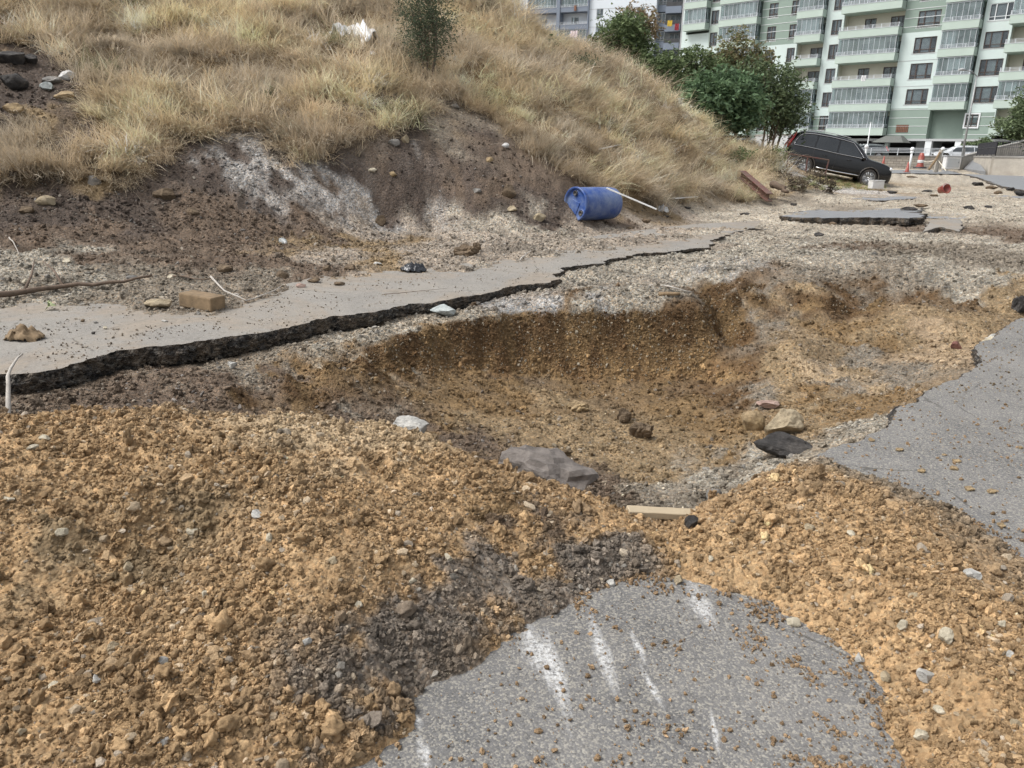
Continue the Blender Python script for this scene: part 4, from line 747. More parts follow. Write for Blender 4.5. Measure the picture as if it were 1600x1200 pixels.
def weed(px, py, hpx, cols, label, seed, n=500, wf=.5, leaf=.03, name='weed', group=None):
    p = hit(px, py); Y = p[1]; h_ = hpx*Y/1300; b = (float(p[0]), float(p[1]), float(hgt(p[0], p[1])))
    return tree(name, b, [(b[0], b[1], b[2]+h_*.55, h_*wf, h_*wf, h_*.5)], cols, n, leaf, label, 'weed' if name == 'weed' else 'shrub', trunks=((0,0),(.03,.02)), r0_=.01, seed=seed, clump=.35, group=group)
weed(425,163,20, GN, 'small bright green weed in the dry grass above the white scree', 31, 260, .6, .03)
weed(862,82,38, GND, 'thin dark upright weed on the skyline of the dry hill', 32, 160, .2, .035)
weed(905,112,16, OLV, 'grey-green low weed patch below the thin weed on the ridge', 33, 700, 1.6, .04)
weed(1155,256,26, GN, 'green weed at the foot of the hill above the red beam', 34, 500, .6, .05)
weed(1214,262,34, GN, 'green weed right behind the tail of the black car', 35, 500, .4, .05)
DEAD = [(.06,.05,.04),(.10,.08,.06),(.20,.16,.11)]
for i, (px_, py_, hp, lab) in enumerate([(1222,292,44,'withered dark upright plant left of the red frame'),(1252,300,34,'withered dark shrub in front of the rear wheel of the black car'),(1275,298,52,'tall withered shrub standing before the doors of the black car'),(1296,302,36,'withered grey-brown shrub right of the other dead shrubs'),(1237,298,28,'short withered shrub between the two tallest dead plants')]):
    weed(px_, py_, hp*.72, DEAD, lab, 40+i, 420, .38, .045, 'dead_shrub')
# ------------------------------------------------------------------ apartment blocks
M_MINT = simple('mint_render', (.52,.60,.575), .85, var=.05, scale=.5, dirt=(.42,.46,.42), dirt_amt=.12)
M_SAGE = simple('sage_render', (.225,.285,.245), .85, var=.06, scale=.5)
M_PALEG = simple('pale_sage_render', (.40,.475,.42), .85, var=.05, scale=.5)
M_CREAM = simple('cream_render', (.58,.55,.47), .85, var=.05, scale=.5)
M_WHITE = simple('white_trim', (.66,.68,.68), .6, var=.04, scale=2)
M_BROWN = simple('brown_window_frame', (.07,.045,.035), .5, var=.1, scale=4)
M_RAIL = simple('white_painted_rail', (.62,.65,.68), .45, var=.05)
M_BLUEG = simple('slate_blue_render', (.19,.22,.27), .85, var=.06, scale=.5)
M_WHITEB = simple('white_render', (.66,.70,.74), .85, var=.04, scale=.4)
M_GREYB = simple('grey_render', (.40,.41,.41), .85, var=.06, scale=.4)
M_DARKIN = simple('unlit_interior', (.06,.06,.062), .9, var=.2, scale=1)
M_CURT = simple('curtain', (.56,.56,.58), .9, var=.22, scale=3)
M_ROOFD = simple('dark_roof_sheet', (.12,.125,.115), .8, var=.15)
M_TERRA = simple('terracotta_grille', (.22,.11,.07), .85, var=.3, scale=8)
def glass_mat(name, tint, rough=.06, alpha=.5):
    m, t, b = newmat(name); L = t.links.new; tc = N(t, 'ShaderNodeTexCoord'); nz = N(t, 'ShaderNodeTexNoise', i_Scale=.8, i_Detail=3.0); L(tc.outputs['Object'], nz.inputs['Vector'])
    mr = N(t, 'ShaderNodeMapRange', i_1=.3, i_2=.7, i_3=alpha-.12, i_4=alpha+.12); L(nz.outputs[0], mr.inputs[0])
    b.inputs['Base Color'].default_value = (*tint, 1); b.inputs['Roughness'].default_value = rough; b.inputs['Specular IOR Level'].default_value = .8
    tr = N(t, 'ShaderNodeBsdfTransparent'); tr.inputs[0].default_value = (.8, .85, .85, 1); mx = N(t, 'ShaderNodeMixShader'); L(mr.outputs[0], mx.inputs[0]); L(tr.outputs[0], mx.inputs[1]); L(b.outputs[0], mx.inputs[2]); L(mx.outputs[0], t.nodes['Material Output'].inputs[0]); return m
M_GLAZ = glass_mat('balcony_glass', (.30,.36,.37), .08, .30)
M_PANE = glass_mat('window_glass', (.12,.14,.16), .05, .3)
def onr(mb_, s0, s1, h0, h1, o0, o1, mi=0): mb_.box((s0, -o1, h0), (s1, -o0, h1), mi)     # box on the facade: along, up, outward
def part(name, mat, parent, boxes, smooth=False):
    m_ = MB()
    for b_ in boxes: onr(m_, *b_)
    return m_.build(name, mat, parent, smooth)
def window(par, s0, s1, h0, h1, out_, style=0, frame=None, trim=True, seed=0):
    """frame with mullions; pane and curtain behind it"""
    frame = frame or M_BROWN; o = out_; f = .07
    bx = [(s0, s1, h0, h0+f, o+.004, o+.05), (s0, s1, h1-f, h1, o+.004, o+.05), (s0, s0+f, h0+f, h1-f, o+.004, o+.05), (s1-f, s1, h0+f, h1-f, o+.004, o+.05)]
    if s1-s0 > 2.0: ms = [s0+(s1-s0)*.27, s0+(s1-s0)*.73]
    else: ms = [s0+(s1-s0)*.5]
    for q in ms: bx.append((q-.045, q+.045, h0+f, h1-f, o+.005, o+.055))
    bx.append((s0+f, s1-f, h0+.36, h0+.42, o+.006, o+.045))
    wf = part('window', frame, par, bx)
    if trim:
        t_ = .16; part('surround', M_WHITE, wf, [(s0-t_, s1+t_, h1+.002, h1+t_, o+.002, o+.08), (s0-t_, s1+t_, h0-t_, h0-.002, o+.002, o+.10), (s0-t_, s0-.002, h0, h1, o+.002, o+.08), (s1+.002, s1+t_, h0, h1, o+.002, o+.08)])
    rr = random.Random(seed); cu = []
    w_ = s1-s0; c0_ = s0+w_*rr.uniform(.28, .34); c1_ = s0+w_*rr.uniform(.66, .74)
    cu.append((c0_, c1_, h0+.1, h1-.1, o-.10, o-.08))
    if rr.random() < .5: cu.append((s0+.1, s0+w_*.25, h0+.4, h1-.1, o-.11, o-.09))
    if rr.random() < .4: cu.append((s0+w_*.75, s1-.1, h0+.4, h1-.1, o-.11, o-.09))
    part('curtain', M_CURT, wf, cu); part('pane', M_PANE, wf, [(s0+f, s1-f, h0+f, h1-f, o-.015, o-.005)])
    return wf
def wall_holes(par, mat, s0, s1, h0, h1, o0, o1, holes, name='wall'):
    """wall slab with real openings"""
    ss = sorted({s0, s1, *[h[0] for h in holes], *[h[1] for h in holes]}); hh = sorted({h0, h1, *[h[2] for h in holes], *[h[3] for h in holes]}); bx = []
    ss = [s for s in ss if s0 <= s <= s1]; hh = [h for h in hh if h0 <= h <= h1]
    for j in range(len(hh)-1):
        run = None
        for i in range(len(ss)-1):
            cs = (ss[i]+ss[i+1])/2; ch = (hh[j]+hh[j+1])/2; hole = any(a < cs < b and c < ch < d for a, b, c, d in holes)
            if hole:
                if run is not None: bx.append((run, ss[i], hh[j], hh[j+1], o0, o1)); run = None
            elif run is None: run = ss[i]
        if run is not None: bx.append((run, ss[-1], hh[j], hh[j+1], o0, o1))
    return part(name, mat, par, bx)
def balcony(par, s0, s1, hb, glazed, pmat, proj=1.25, seed=0, fh=2.83, rail=M_RAIL, doors=None, recess=1.2):
    """slab and parapet; back wall with door openings; railing; folding glass"""
    top = hb+.86
    b_ = part('balcony', pmat, par, [(s0, s1, hb, hb+.16, -recess, proj), (s0, s1, hb+.16, top, proj-.12, proj), (s0, s0+.12, hb+.16, top, 0, proj-.12), (s1-.12, s1, hb+.16, top, 0, proj-.12)])
    rb = [(s0-.03, s1+.03, top+.002, top+.05, proj-.16, proj+.04)]
    for k in range(3): rb.append((s0, s1, top+.14+k*.13, top+.165+k*.13, proj-.05, proj-.02)); rb.append((s1-.05, s1-.02, top+.14+k*.13, top+.165+k*.13, .05, proj-.06)); rb.append((s0+.02, s0+.05, top+.14+k*.13, top+.165+k*.13, .05, proj-.06))
    n = max(2, int((s1-s0)/.9))
    for k in range(n+1): q = s0+.02+(s1-s0-.09)*k/n; rb.append((q, q+.05, top+.05, top+.45, proj-.07, proj-.015))
    part('railing', rail, b_, rb)
    if glazed:
        ht = hb+fh-.04; n = max(2, int((s1-s0)/.62)); fb = [(s0+.02, s1-.02, ht-.07, ht, proj-.2, proj-.12)]
        for k in range(n+1): q = s0+.1+(s1-s0-.26)*k/n; fb.append((q, q+.03, top+.06, ht-.07, proj-.18, proj-.14))
        fb.append((s1-.13, s1-.10, top+.06, ht, .5, .54)); part('glazing_frame', rail, b_, fb)
        part('glass', M_GLAZ, b_, [(s0+.1, s1-.14, top+.06, ht-.07, proj-.166, proj-.156), (s1-.12, s1-.11, top+.06, ht-.07, 0, proj-.2), (s0+.11, s0+.12, top+.06, ht-.07, 0, proj-.2)])
        rr = random.Random(seed)
        if rr.random() < .55:
            a = rr.uniform(s0+.3, (s0+s1)/2); part('blind', M_CURT if rr.random() < .6 else M_WHITE, b_, [(a, min(s1-.2, a+rr.uniform(.8, 2.6)), top+rr.uniform(.1, .9), ht-.1, proj-.32, proj-.3)])
        if rr.random() < .6:
            a = rr.uniform(s0+.3, s1-1.2); part('furniture', M_GREYB if rr.random() < .5 else M_TERRA, b_, [(a, a+rr.uniform(.4, .9), hb+.16, top+rr.uniform(.0, .35), .2, .7)])
    return b_
def facade_root(name, A_, d_, label): o = empty(name, (A_[0], A_[1], 0), (0, 0, math.atan2(d_[1], d_[0]))); tag(o, label, 'building'); return o
gb = facade_root('apartment_building', (48.3, 96), (.7, -.714), 'big pale mint and sage green apartment block with brown window frames, right of the trees')
FL = [4.80+2.83*k for k in range(0, 8)]; TOP = 29.5
def wins(s0, s1, ks, hh=1.72): return [(s0, s1, 7.22+2.83*k-hh, 7.22+2.83*k) for k in ks]
def bay(s0, s1, bands, holes, o=0.0, thick=.3, frame=None):
    for (h0, h1, mt) in bands: wall_holes(gb, mt, s0, s1, h0, h1, o-thick, o, [h for h in holes])
    for i, h in enumerate(holes): window(gb, *h, o-.12 if False else o-.1, frame=frame if (frame and i == 3) else None, seed=int(s0*10)+i*7+100)
R7 = range(8)
# windows sit in the wall openings
bay(-4.55, 0.05, [(4.45,7.9,M_SAGE),(7.9,16.3,M_MINT),(16.3,TOP,M_SAGE)], wins(-3.0,-.55,range(1,8)))
bay(4.0, 6.85, [(4.45,7.3,M_SAGE),(7.3,TOP,M_MINT)], wins(4.4,6.7,range(1,8)), frame=M_WHITE)
window(gb, 4.0, 5.3, 5.75, 7.1, .03, seed=5)
bay(-14.1, -11.8, [(4.45,7.2,M_SAGE),(7.2,TOP,M_MINT)], wins(-13.3,-12.05,range(0,8)))
bay(-23.1, -17.65, [(4.45,7.2,M_SAGE),(7.2,16.2,M_MINT),(16.2,TOP,M_SAGE)], wins(-22.1,-20.85,range(0,8))+wins(-18.95,-17.85,range(0,8)))
bay(-31.1, -29.0, [(4.45,16.9,M_MINT),(16.9,19.6,M_PALEG),(19.6,21.8,M_MINT),(21.8,TOP,M_SAGE)], wins(-30.9,-29.7,range(0,8)))
wall_holes(gb, M_MINT, -35.6, -34.9, 0, TOP, -12, .0, [])
wall_holes(gb, M_MINT, -34.9, -31.1, 4.45, 18.6, -.3, 0, wins(-34.4,-33.3,range(0,4)))
for i, h in enumerate(wins(-34.4,-33.3,range(2,4))): window(gb, *h, -.1, seed=800+i)
# grey joint lines
part('joint_line', M_GREYB, gb, [(s0, s1, h, h+.05, .002, .03) for s0, s1 in ((-4.5,0.0),(-23.1,-17.65)) for h in (10.35,13.2)]+[(-35, -31.1, 16.0, 16.05, .002, .03)])
part('cornice_line', M_WHITE, gb, [(s0, s1, h, h+.05, .003, .035) for s0, s1, a, b in ((-4.5,.0,4.9,7.8),(-14.1,-11.8,5,7.1),(4.0,6.8,4.9,7.2),(-4.5,.0,16.9,24),(-23.1,-17.65,16.9,24)) for h in np.arange(a, b, .95)])
# recessed back walls behind the balconies, with door openings
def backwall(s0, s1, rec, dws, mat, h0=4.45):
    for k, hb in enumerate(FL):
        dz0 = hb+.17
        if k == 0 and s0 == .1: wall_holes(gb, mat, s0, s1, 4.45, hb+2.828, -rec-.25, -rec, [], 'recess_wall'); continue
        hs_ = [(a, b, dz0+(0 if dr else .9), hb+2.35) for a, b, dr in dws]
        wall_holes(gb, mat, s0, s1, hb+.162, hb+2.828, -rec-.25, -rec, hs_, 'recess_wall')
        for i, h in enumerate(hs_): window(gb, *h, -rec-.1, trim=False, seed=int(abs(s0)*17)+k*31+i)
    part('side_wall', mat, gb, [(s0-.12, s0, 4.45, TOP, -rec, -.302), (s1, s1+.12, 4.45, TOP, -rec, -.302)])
def stack(s0, s1, rec, glz, pm, proj, dws, bm, skip=()):
    for k, hb in enumerate(FL):
        if k in skip: continue
        balcony(gb, s0, s1, hb, glz[k], pm, proj, seed=int(abs(s0)*13)+k, recess=rec)
    backwall(s0+.12 if False else s0, s1, rec, dws, bm)
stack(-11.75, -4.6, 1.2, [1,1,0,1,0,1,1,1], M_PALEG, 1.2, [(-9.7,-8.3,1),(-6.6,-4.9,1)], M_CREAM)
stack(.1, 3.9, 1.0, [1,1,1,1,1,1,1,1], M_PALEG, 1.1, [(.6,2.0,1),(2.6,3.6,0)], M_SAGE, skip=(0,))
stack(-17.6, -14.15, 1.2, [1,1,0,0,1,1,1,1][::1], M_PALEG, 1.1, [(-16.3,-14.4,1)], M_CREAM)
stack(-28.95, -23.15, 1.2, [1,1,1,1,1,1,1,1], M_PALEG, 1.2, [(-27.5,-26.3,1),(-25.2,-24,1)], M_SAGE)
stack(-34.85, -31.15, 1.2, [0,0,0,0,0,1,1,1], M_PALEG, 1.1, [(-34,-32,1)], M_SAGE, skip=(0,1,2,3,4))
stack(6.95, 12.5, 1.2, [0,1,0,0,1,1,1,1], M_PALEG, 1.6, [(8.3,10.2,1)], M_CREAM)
part('pier', M_MINT, gb, [(6.86, 6.94, 4.45, TOP, -.3, .05), (12.6, 16, 0, TOP, -.3, 0)])
part('grille', M_TERRA, gb, [(-3.5+.2*i, -3.36+.2*i, 5.2+.17*j, 5.33+.17*j, .01, .06) for i in range(7) for j in range(5)]); part('grille_panel', M_BROWN, gb, [(-3.55, -2.1, 5.15, 6.05, .002, .01)])
# ground-floor garage: ceiling, columns, back wall, entrance canopy
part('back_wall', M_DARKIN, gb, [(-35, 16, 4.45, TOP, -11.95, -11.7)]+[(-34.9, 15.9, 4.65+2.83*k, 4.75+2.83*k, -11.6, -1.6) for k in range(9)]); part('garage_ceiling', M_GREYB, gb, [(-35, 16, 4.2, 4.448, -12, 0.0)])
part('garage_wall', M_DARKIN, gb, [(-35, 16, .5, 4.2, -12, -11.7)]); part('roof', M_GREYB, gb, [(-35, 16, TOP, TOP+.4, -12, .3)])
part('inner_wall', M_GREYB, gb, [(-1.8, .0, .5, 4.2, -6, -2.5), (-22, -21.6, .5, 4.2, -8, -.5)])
for s0, s1, mt in ((.05,.75,M_WHITE),(3.3,3.95,M_WHITE),(-4.6,-4.2,M_MINT),(-8.6,-8.1,M_GREYB),(-11.9,-11.4,M_GREYB),(-17.5,-17,M_MINT),(9,9.5,M_MINT),(-23,-22.5,M_MINT),(-29,-28.5,M_MINT),(-35,-34.2,M_MINT)):
    part('column', mt, gb, [(s0, s1, .5, 4.2, -.7, -.05)])
m_ = MB(); m_.add([(-5.2,-2.6,3.95),(-1.5,-2.6,3.95),(-1.5,-.1,3.95),(-5.2,-.1,3.95),(-4.2,-1.0,4.75),(-2.5,-1.0,4.75),(-2.5,-.1,4.75),(-4.2,-.1,4.75)], [(0,1,5,4),(1,2,6,5),(3,0,4,7),(4,5,6,7),(0,3,2,1),(2,3,7,6)]); m_.build('canopy', M_ROOFD, gb)
# the white and slate-blue block further off
bb = facade_root('apartment_building', (12.5, 156), (.914, -.407), 'distant white apartment block with slate-blue balcony bands, seen above the ridge left of the trees')
HB2 = [21.1+3.0*k for k in range(-1, 5)]; T2 = 36
def w2(s0, s1, b, t_): return [(s0, s1, b+3*k, t_+3*k) for k in range(-2, 4)]
def bay2(s0, s1, mat, holes, o=0):
    wall_holes(bb, mat, s0, s1, 8, T2, o-.3, o, holes)
    for i, h in enumerate(holes): window(bb, *h, o-.1, frame=M_GREYB, trim=False, seed=int(s0*10)+i)
bay2(-20.2, -12.2, M_WHITEB, w2(-19.2,-17.3,28.05,29.7)+w2(-15.05,-14.0,28.1,29.8)); bay2(0.1, 12.7, M_WHITEB, w2(1.5,2.8,28.9,30.5)+w2(9.2,10.6,28.6,30.3))
part('joint_line', M_GREYB, bb, [(s0, s1, h, h+.06, .002, .03) for s0, s1 in ((-20.2,-12.2),(.1,12.7)) for h in (24.4,27.4,30.4)])
for s0, s1 in ((-11.9,-6.2),(-5.5,-.1)):
    for k, hb in enumerate(HB2):
        balcony(bb, s0, s1, hb, (k+int(s0)) % 3 != 0, M_BLUEG, .5, seed=50+k+int(abs(s0)), fh=3.0, recess=1.3)
        h0 = hb+.162; hs_ = [(s0+1.6, s0+3.1, h0, hb+2.4)]; wall_holes(bb, M_WHITEB, s0, s1, h0, hb+2.998, -1.6, -1.3, hs_, 'recess_wall'); window(bb, *hs_[0], -1.4, trim=False, frame=M_GREYB, seed=k)
part('pier', M_BLUEG, bb, [(-12.2, -11.92, 8, T2, -1.6, .55), (-6.18, -5.52, 8, T2, -1.6, .62), (-.08, .09, 8, T2, -1.6, .5)])
part('end_wall', M_WHITEB, bb, [(12.4, 12.7, 8, T2, -8, -.3), (-20.2, -19.9, 8, T2, -12, -.3)])
for k, hb in enumerate(HB2):
    b_ = part('balcony', M_BLUEG, bb, [(12.75, 14.3, hb-.5, hb+.6, -2, -1.0), (14.35, 17.2, hb-.9, hb+.2, -2, -.2)]); part('railing', M_DARKIN, b_, [(14.4, 17.1, hb+.22, hb+.9, -.3, -.25)])
    window(bb, 12.9, 14.2, hb+.75, hb+2.3, -1.2, trim=False, frame=M_GREYB, seed=k+70); window(bb, 15, 16.8, hb+.5, hb+2, -1.95, trim=False, frame=M_GREYB, seed=k+90)
part('side_wall', M_GREYB, bb, [(12.7, 17.4, 8, T2, -2.5, -2.05), (17.4, 19, 8, T2, -2.5, 0)]); part('side_wall', M_WHITEB, bb, [(19.0, 21.5, 8, T2, -2.5, -.05)])
def cloth(name, px, py, Y, wp, hp, col, label):
    a = PY(px, py, Y); k = Y/1253; w_, h_ = wp*k, hp*k; m_ = MB(); n = 8; Vv = []
    for j in range(5):
        for i in range(n+1): Vv.append((w_*(i/n-.5), .06*math.sin(i*2.1+j)-.05*j/5, -h_*j/4+.03*math.sin(i)))
    m_.add(Vv, [(j*(n+1)+i, j*(n+1)+i+1, (j+1)*(n+1)+i+1, (j+1)*(n+1)+i) for j in range(4) for i in range(n)])
    o = m_.build(name, simple(name+'_cloth_%d' % int(px), col, .9, var=.1)); o.location = a; o.rotation_euler = (0, 0, -.4); md = o.modifiers.new('thickness', 'SOLIDIFY'); md.thickness = .03; tag(o, label, 'laundry'); return o
cloth('hung_towel', 1047, 32, 149, 7, 8, (.55,.38,.05), 'yellow towel hung over a balcony railing of the white and slate block')
cloth('hung_towel', 1058, 37, 149, 6, 9, (.30,.04,.05), 'red towel hung over the same balcony railing as the yellow one')
cloth('hung_towel', 897, 48, 155, 11, 9, (.62,.52,.54), 'pale pink towel hung on a glazed balcony of the far white block')
cloth('hung_towel', 1350, 118, 97.5, 6, 8, (.66,.66,.66), 'white towel hung on an open balcony of the green block')
# ------------------------------------------------------------------ street walls, railings, poles
def concrete(name, col): return simple(name, col, .9, var=.12, scale=1.2, dirt=tuple(c*.55 for c in col), dirt_amt=.35, bump=.01)
M_CONC = concrete('concrete', (.42,.385,.33)); M_CAP = concrete('wall_cap', (.30,.285,.26)); M_DARKM = simple('dark_metal', (.035,.035,.04), .5, metal=.3)
def blockmat():
    m, t, b = newmat('block_wall'); L = t.links.new; tc = N(t, 'ShaderNodeTexCoord'); br = N(t, 'ShaderNodeTexBrick', i_Scale=1.0)
    mp = N(t, 'ShaderNodeMapping'); mp.inputs['Rotation'].default_value = (math.pi/2, 0, 0); L(tc.outputs['Object'], mp.inputs[0]); L(mp.outputs[0], br.inputs['Vector'])
    br.inputs['Color1'].default_value = (.46,.42,.36,1); br.inputs['Color2'].default_value = (.38,.345,.30,1); br.inputs['Mortar'].default_value = (.20,.18,.16,1); br.inputs['Mortar Size'].default_value = .02; br.inputs['Brick Width'].default_value = .55; br.inputs['Row Height'].default_value = .22
    L(br.outputs[0], b.inputs['Base Color']); b.inputs['Roughness'].default_value = .9; bp = N(t, 'ShaderNodeBump', i_Strength=.5, i_Distance=.01); L(br.outputs[1], bp.inputs['Height']); bp.invert = True; L(bp.outputs[0], b.inputs['Normal']); return m
def segwall(name, pts, tops, th, mat, label, cat='wall', cap=None, capth=.12, base=-.6):
    """wall along plan points (x,y) with top heights; local x along each run"""
    a = np.array(pts[0]); root = empty(name, (a[0], a[1], 0)); tag(root, label, cat); mb = MB(); cb = MB()
    for (p, q, t0, t1) in zip(pts[:-1], pts[1:], tops[:-1], tops[1:]):
        p = np.array(p)-a; q = np.array(q)-a; d = (q-p)/np.hypot(*(q-p)); n_ = np.array([-d[1], d[0]])*th/2; z0 = base
        def pr(w_, lo0, lo1, hi0, hi1, M_):
            n2 = n_*w_; V_ = [(*(p-n2), lo0), (*(q-n2), lo1), (*(q+n2), lo1), (*(p+n2), lo0), (*(p-n2), hi0), (*(q-n2), hi1), (*(q+n2), hi1), (*(p+n2), hi0)]
            M_.add(V_, [(0,3,2,1),(4,5,6,7),(0,1,5,4),(1,2,6,5),(2,3,7,6),(3,0,4,7)])
        pr(1, z0, z0, t0, t1, mb); pr(1.25, t0, t1, t0+capth, t1+capth, cb)
    mb.build('wall', mat, root); cb.build('coping', cap or M_CAP, root); return root
def rail(name, p, q, z0, z1, h_, label, mat, bars=4, posts=2.0, vertical=False):
    p = Vector((*p, z0)); q = Vector((*q, z1)); L_ = (q-p).length; root = empty(name, p); tag(root, label, 'railing'); d = q-p; mb = MB(); pb_ = MB(); n = max(2, int(L_/posts))
    for k in range(n+1): b = d*k/n; pb_.tube([b, b+Vector((0,0,h_))], .035, 6)
    for k in range(bars): zz = h_*(1-k*.8/bars); mb.tube([Vector((0,0,zz)), d+Vector((0,0,zz))], .025, 6)
    if vertical:
        for k in range(int(L_/.14)): b = d*k/int(L_/.14); mb.tube([b+Vector((0,0,.1)), b+Vector((0,0,h_))], .011, 4, cap=False)
    pb_.build('post', mat, root); mb.build('rail', mat, root); return root
pA, pB, pC = PY(1340,262,75), PY(1478,263,75), PY(1500,263,75)
zt = PY(1400,243,75)[2]
segwall('retaining_wall', [(pA[0]-8, 76.5), (pA[0],75.3), (pC[0],75)], [zt-.25, zt-.2, zt], .35, blockmat(), 'low retaining wall of pale blocks below the silver railing in front of the green flats')
rail('metal_railing', (pA[0]-6,76.2), (pC[0]-1,75), zt-.12, zt+.12, .62, 'silver tube railing on top of the pale block wall', M_RAIL, 4, 2.2)
q0, q1 = PY(1500,262,75), PY(1640,215,84)
segwall('ramp_wall', [(q0[0],75.1),(PY(1560,245,79)[0],79),(q1[0],84)], [PY(1500,246,75)[2], PY(1560,230,79)[2], q1[2]+.1], .35, M_CONC, 'sloping rendered wall climbing to the right behind the white cabinet')
r0_, r1_ = PY(1550,270,61), PY(1720,285,56)
segwall('garden_wall', [(r0_[0]+6,74),(r0_[0],61),(r1_[0],56)], [PY(1550,246,61)[2]+.1, PY(1550,246,61)[2], PY(1550,246,61)[2]+.05], .4, M_CONC, 'low beige rendered wall at the right edge under a dark railing')
rail('metal_railing', (r0_[0],61), (r1_[0],56), PY(1550,246,61)[2]+.12, PY(1550,246,61)[2]+.17, 1.05, 'dark barred railing on the beige wall at the right edge', M_DARKM, 2, 2.5, True)
rail('metal_railing', (r0_[0]+6,74), (r0_[0],61), PY(1550,246,61)[2]+.22, PY(1550,246,61)[2]+.12, 1.05, 'dark barred railing running back along the ramp from the beige wall', M_DARKM, 2, 2.5, True)
M_YARD = simple('yard_paving', (.24,.235,.225), .9, var=.1, scale=.4)
m_ = MB(); m_.box((5,76.6,zt-.6),(62,77.5,zt-.32)); m_.box((5,77.5,zt-.6),(140,150,zt-.35)); tag(m_.build('yard', M_YARD), kind='structure')
m_ = MB(); a, b, c, d = PY(1502,263,75.3), PY(1549,268,62), PY(1640,226,84), PY(1700,240,75); m_.add([(a[0]+.2,75.3,a[2]),(r0_[0]-.2,61.5,b[2]),(r0_[0]+6.5,75,2.25),(q1[0]+.3,84,2.9),(a[0]+.2,75.3,a[2]-1),(r0_[0]-.2,61.5,b[2]-1),(r0_[0]+6.5,75,1.0),(q1[0],84,1.5)], [(0,1,2,3),(0,4,5,1),(1,5,6,2),(2,6,7,3),(3,7,4,0)]); tag(m_.build('ramp_road', M_WET), kind='structure')
# grey end wall seen under the dark tree
e0 = PY(1180,232,58); segwall('boundary_wall', [(PY(1180,230,70)[0],70),(PY(1232,230,66)[0],66)], [PY(1200,213,70)[2]]*2, .3, M_GREYB, 'plain grey boundary wall seen under the dark tree behind the car')
def lamp_post(px, py, Y, top, label):
    b = PY(px, py, Y); root = empty('street_lamp', b); tag(root, label, 'street lamp'); hgt_ = top; k = MB(); k.tube([(0,0,-.4),(0,0,hgt_*.5),(0,0,hgt_)], [.11,.085,.055], 10); k.build('pole', M_GALV, root, True)
    k = MB(); k.tube([(0,0,hgt_-.05),(-.5,-.1,hgt_+.28),(-1.35,-.3,hgt_+.42)], .04, 8); k.build('arm', M_GALV, root, True); k = MB(); k.tube([(-1.2,-.27,hgt_+.42),(-1.6,-.35,hgt_+.44),(-1.95,-.42,hgt_+.40)], [.06,.13,.07], 8); k.build('lamp_head', M_GREYB, root, True); k = MB(); k.box((-.13,-.16,1.0),(.13,-.08,1.7)); k.build('hatch', M_GALV, root); return root
M_GALV = simple('galvanised_steel', (.33,.34,.34), .5, metal=.5, var=.15, dirt=(.25,.2,.15), dirt_amt=.2)
lb = PY(1500,262,74); lt = PY(1522,118,74); lamp_post(1500, 262, 74, float(lt[2]-lb[2]), 'tall grey street lamp with a short arm, standing at the foot of the sloping wall')
p_ = PY(1353,243,82); root = empty('flag_pole', p_); tag(root, 'thin white pole rising behind the silver railing left of the globe lamp', 'pole'); k = MB(); k.tube([(0,0,-1),(0,0,float(PY(1353,192,82)[2]-p_[2]))], [.07,.05], 8); k.build('pole', M_WHITE, root, True); k = MB(); k.lathe([(0,.0),(.09,.05),(0,.12)], 8, Matrix.Translation((0,0,float(PY(1353,192,82)[2]-p_[2])))); k.build('finial', M_WHITE, root, True)
M_GLOBE = simple('white_globe', (.68,.70,.71), .3, var=.03)
for (px_, pt, pb_, Y, thk, lab) in ((1421,231,262,72,.10,'globe lamp on a slim white post left of the red barrier'), (1471,231,246,74.6,.09,'globe lamp on the wall top behind the leaning rope post'), (1352,227,243,74.8,.07,'small globe lamp near the thin white pole')):
    b = PY(px_, pb_, Y); t_ = PY(px_, pt, Y); root = empty('globe_lamp', b); tag(root, lab, 'globe lamp'); hh_ = float(t_[2]-b[2])-.3; k = MB(); k.tube([(0,0,-.3),(0,0,hh_)], thk, 8); k.lathe([(thk*1.5,hh_-.12),(thk*1.6,hh_),(0.02,hh_+.02)], 10); k.build('post', M_WHITE, root, True)
    k = MB(); k.lathe([(.19*math.sin(a_)+1e-4, hh_+.19-.19*math.cos(a_)) for a_ in np.linspace(0, math.pi, 10)], 14); k.build('globe', M_GLOBE, root, True)
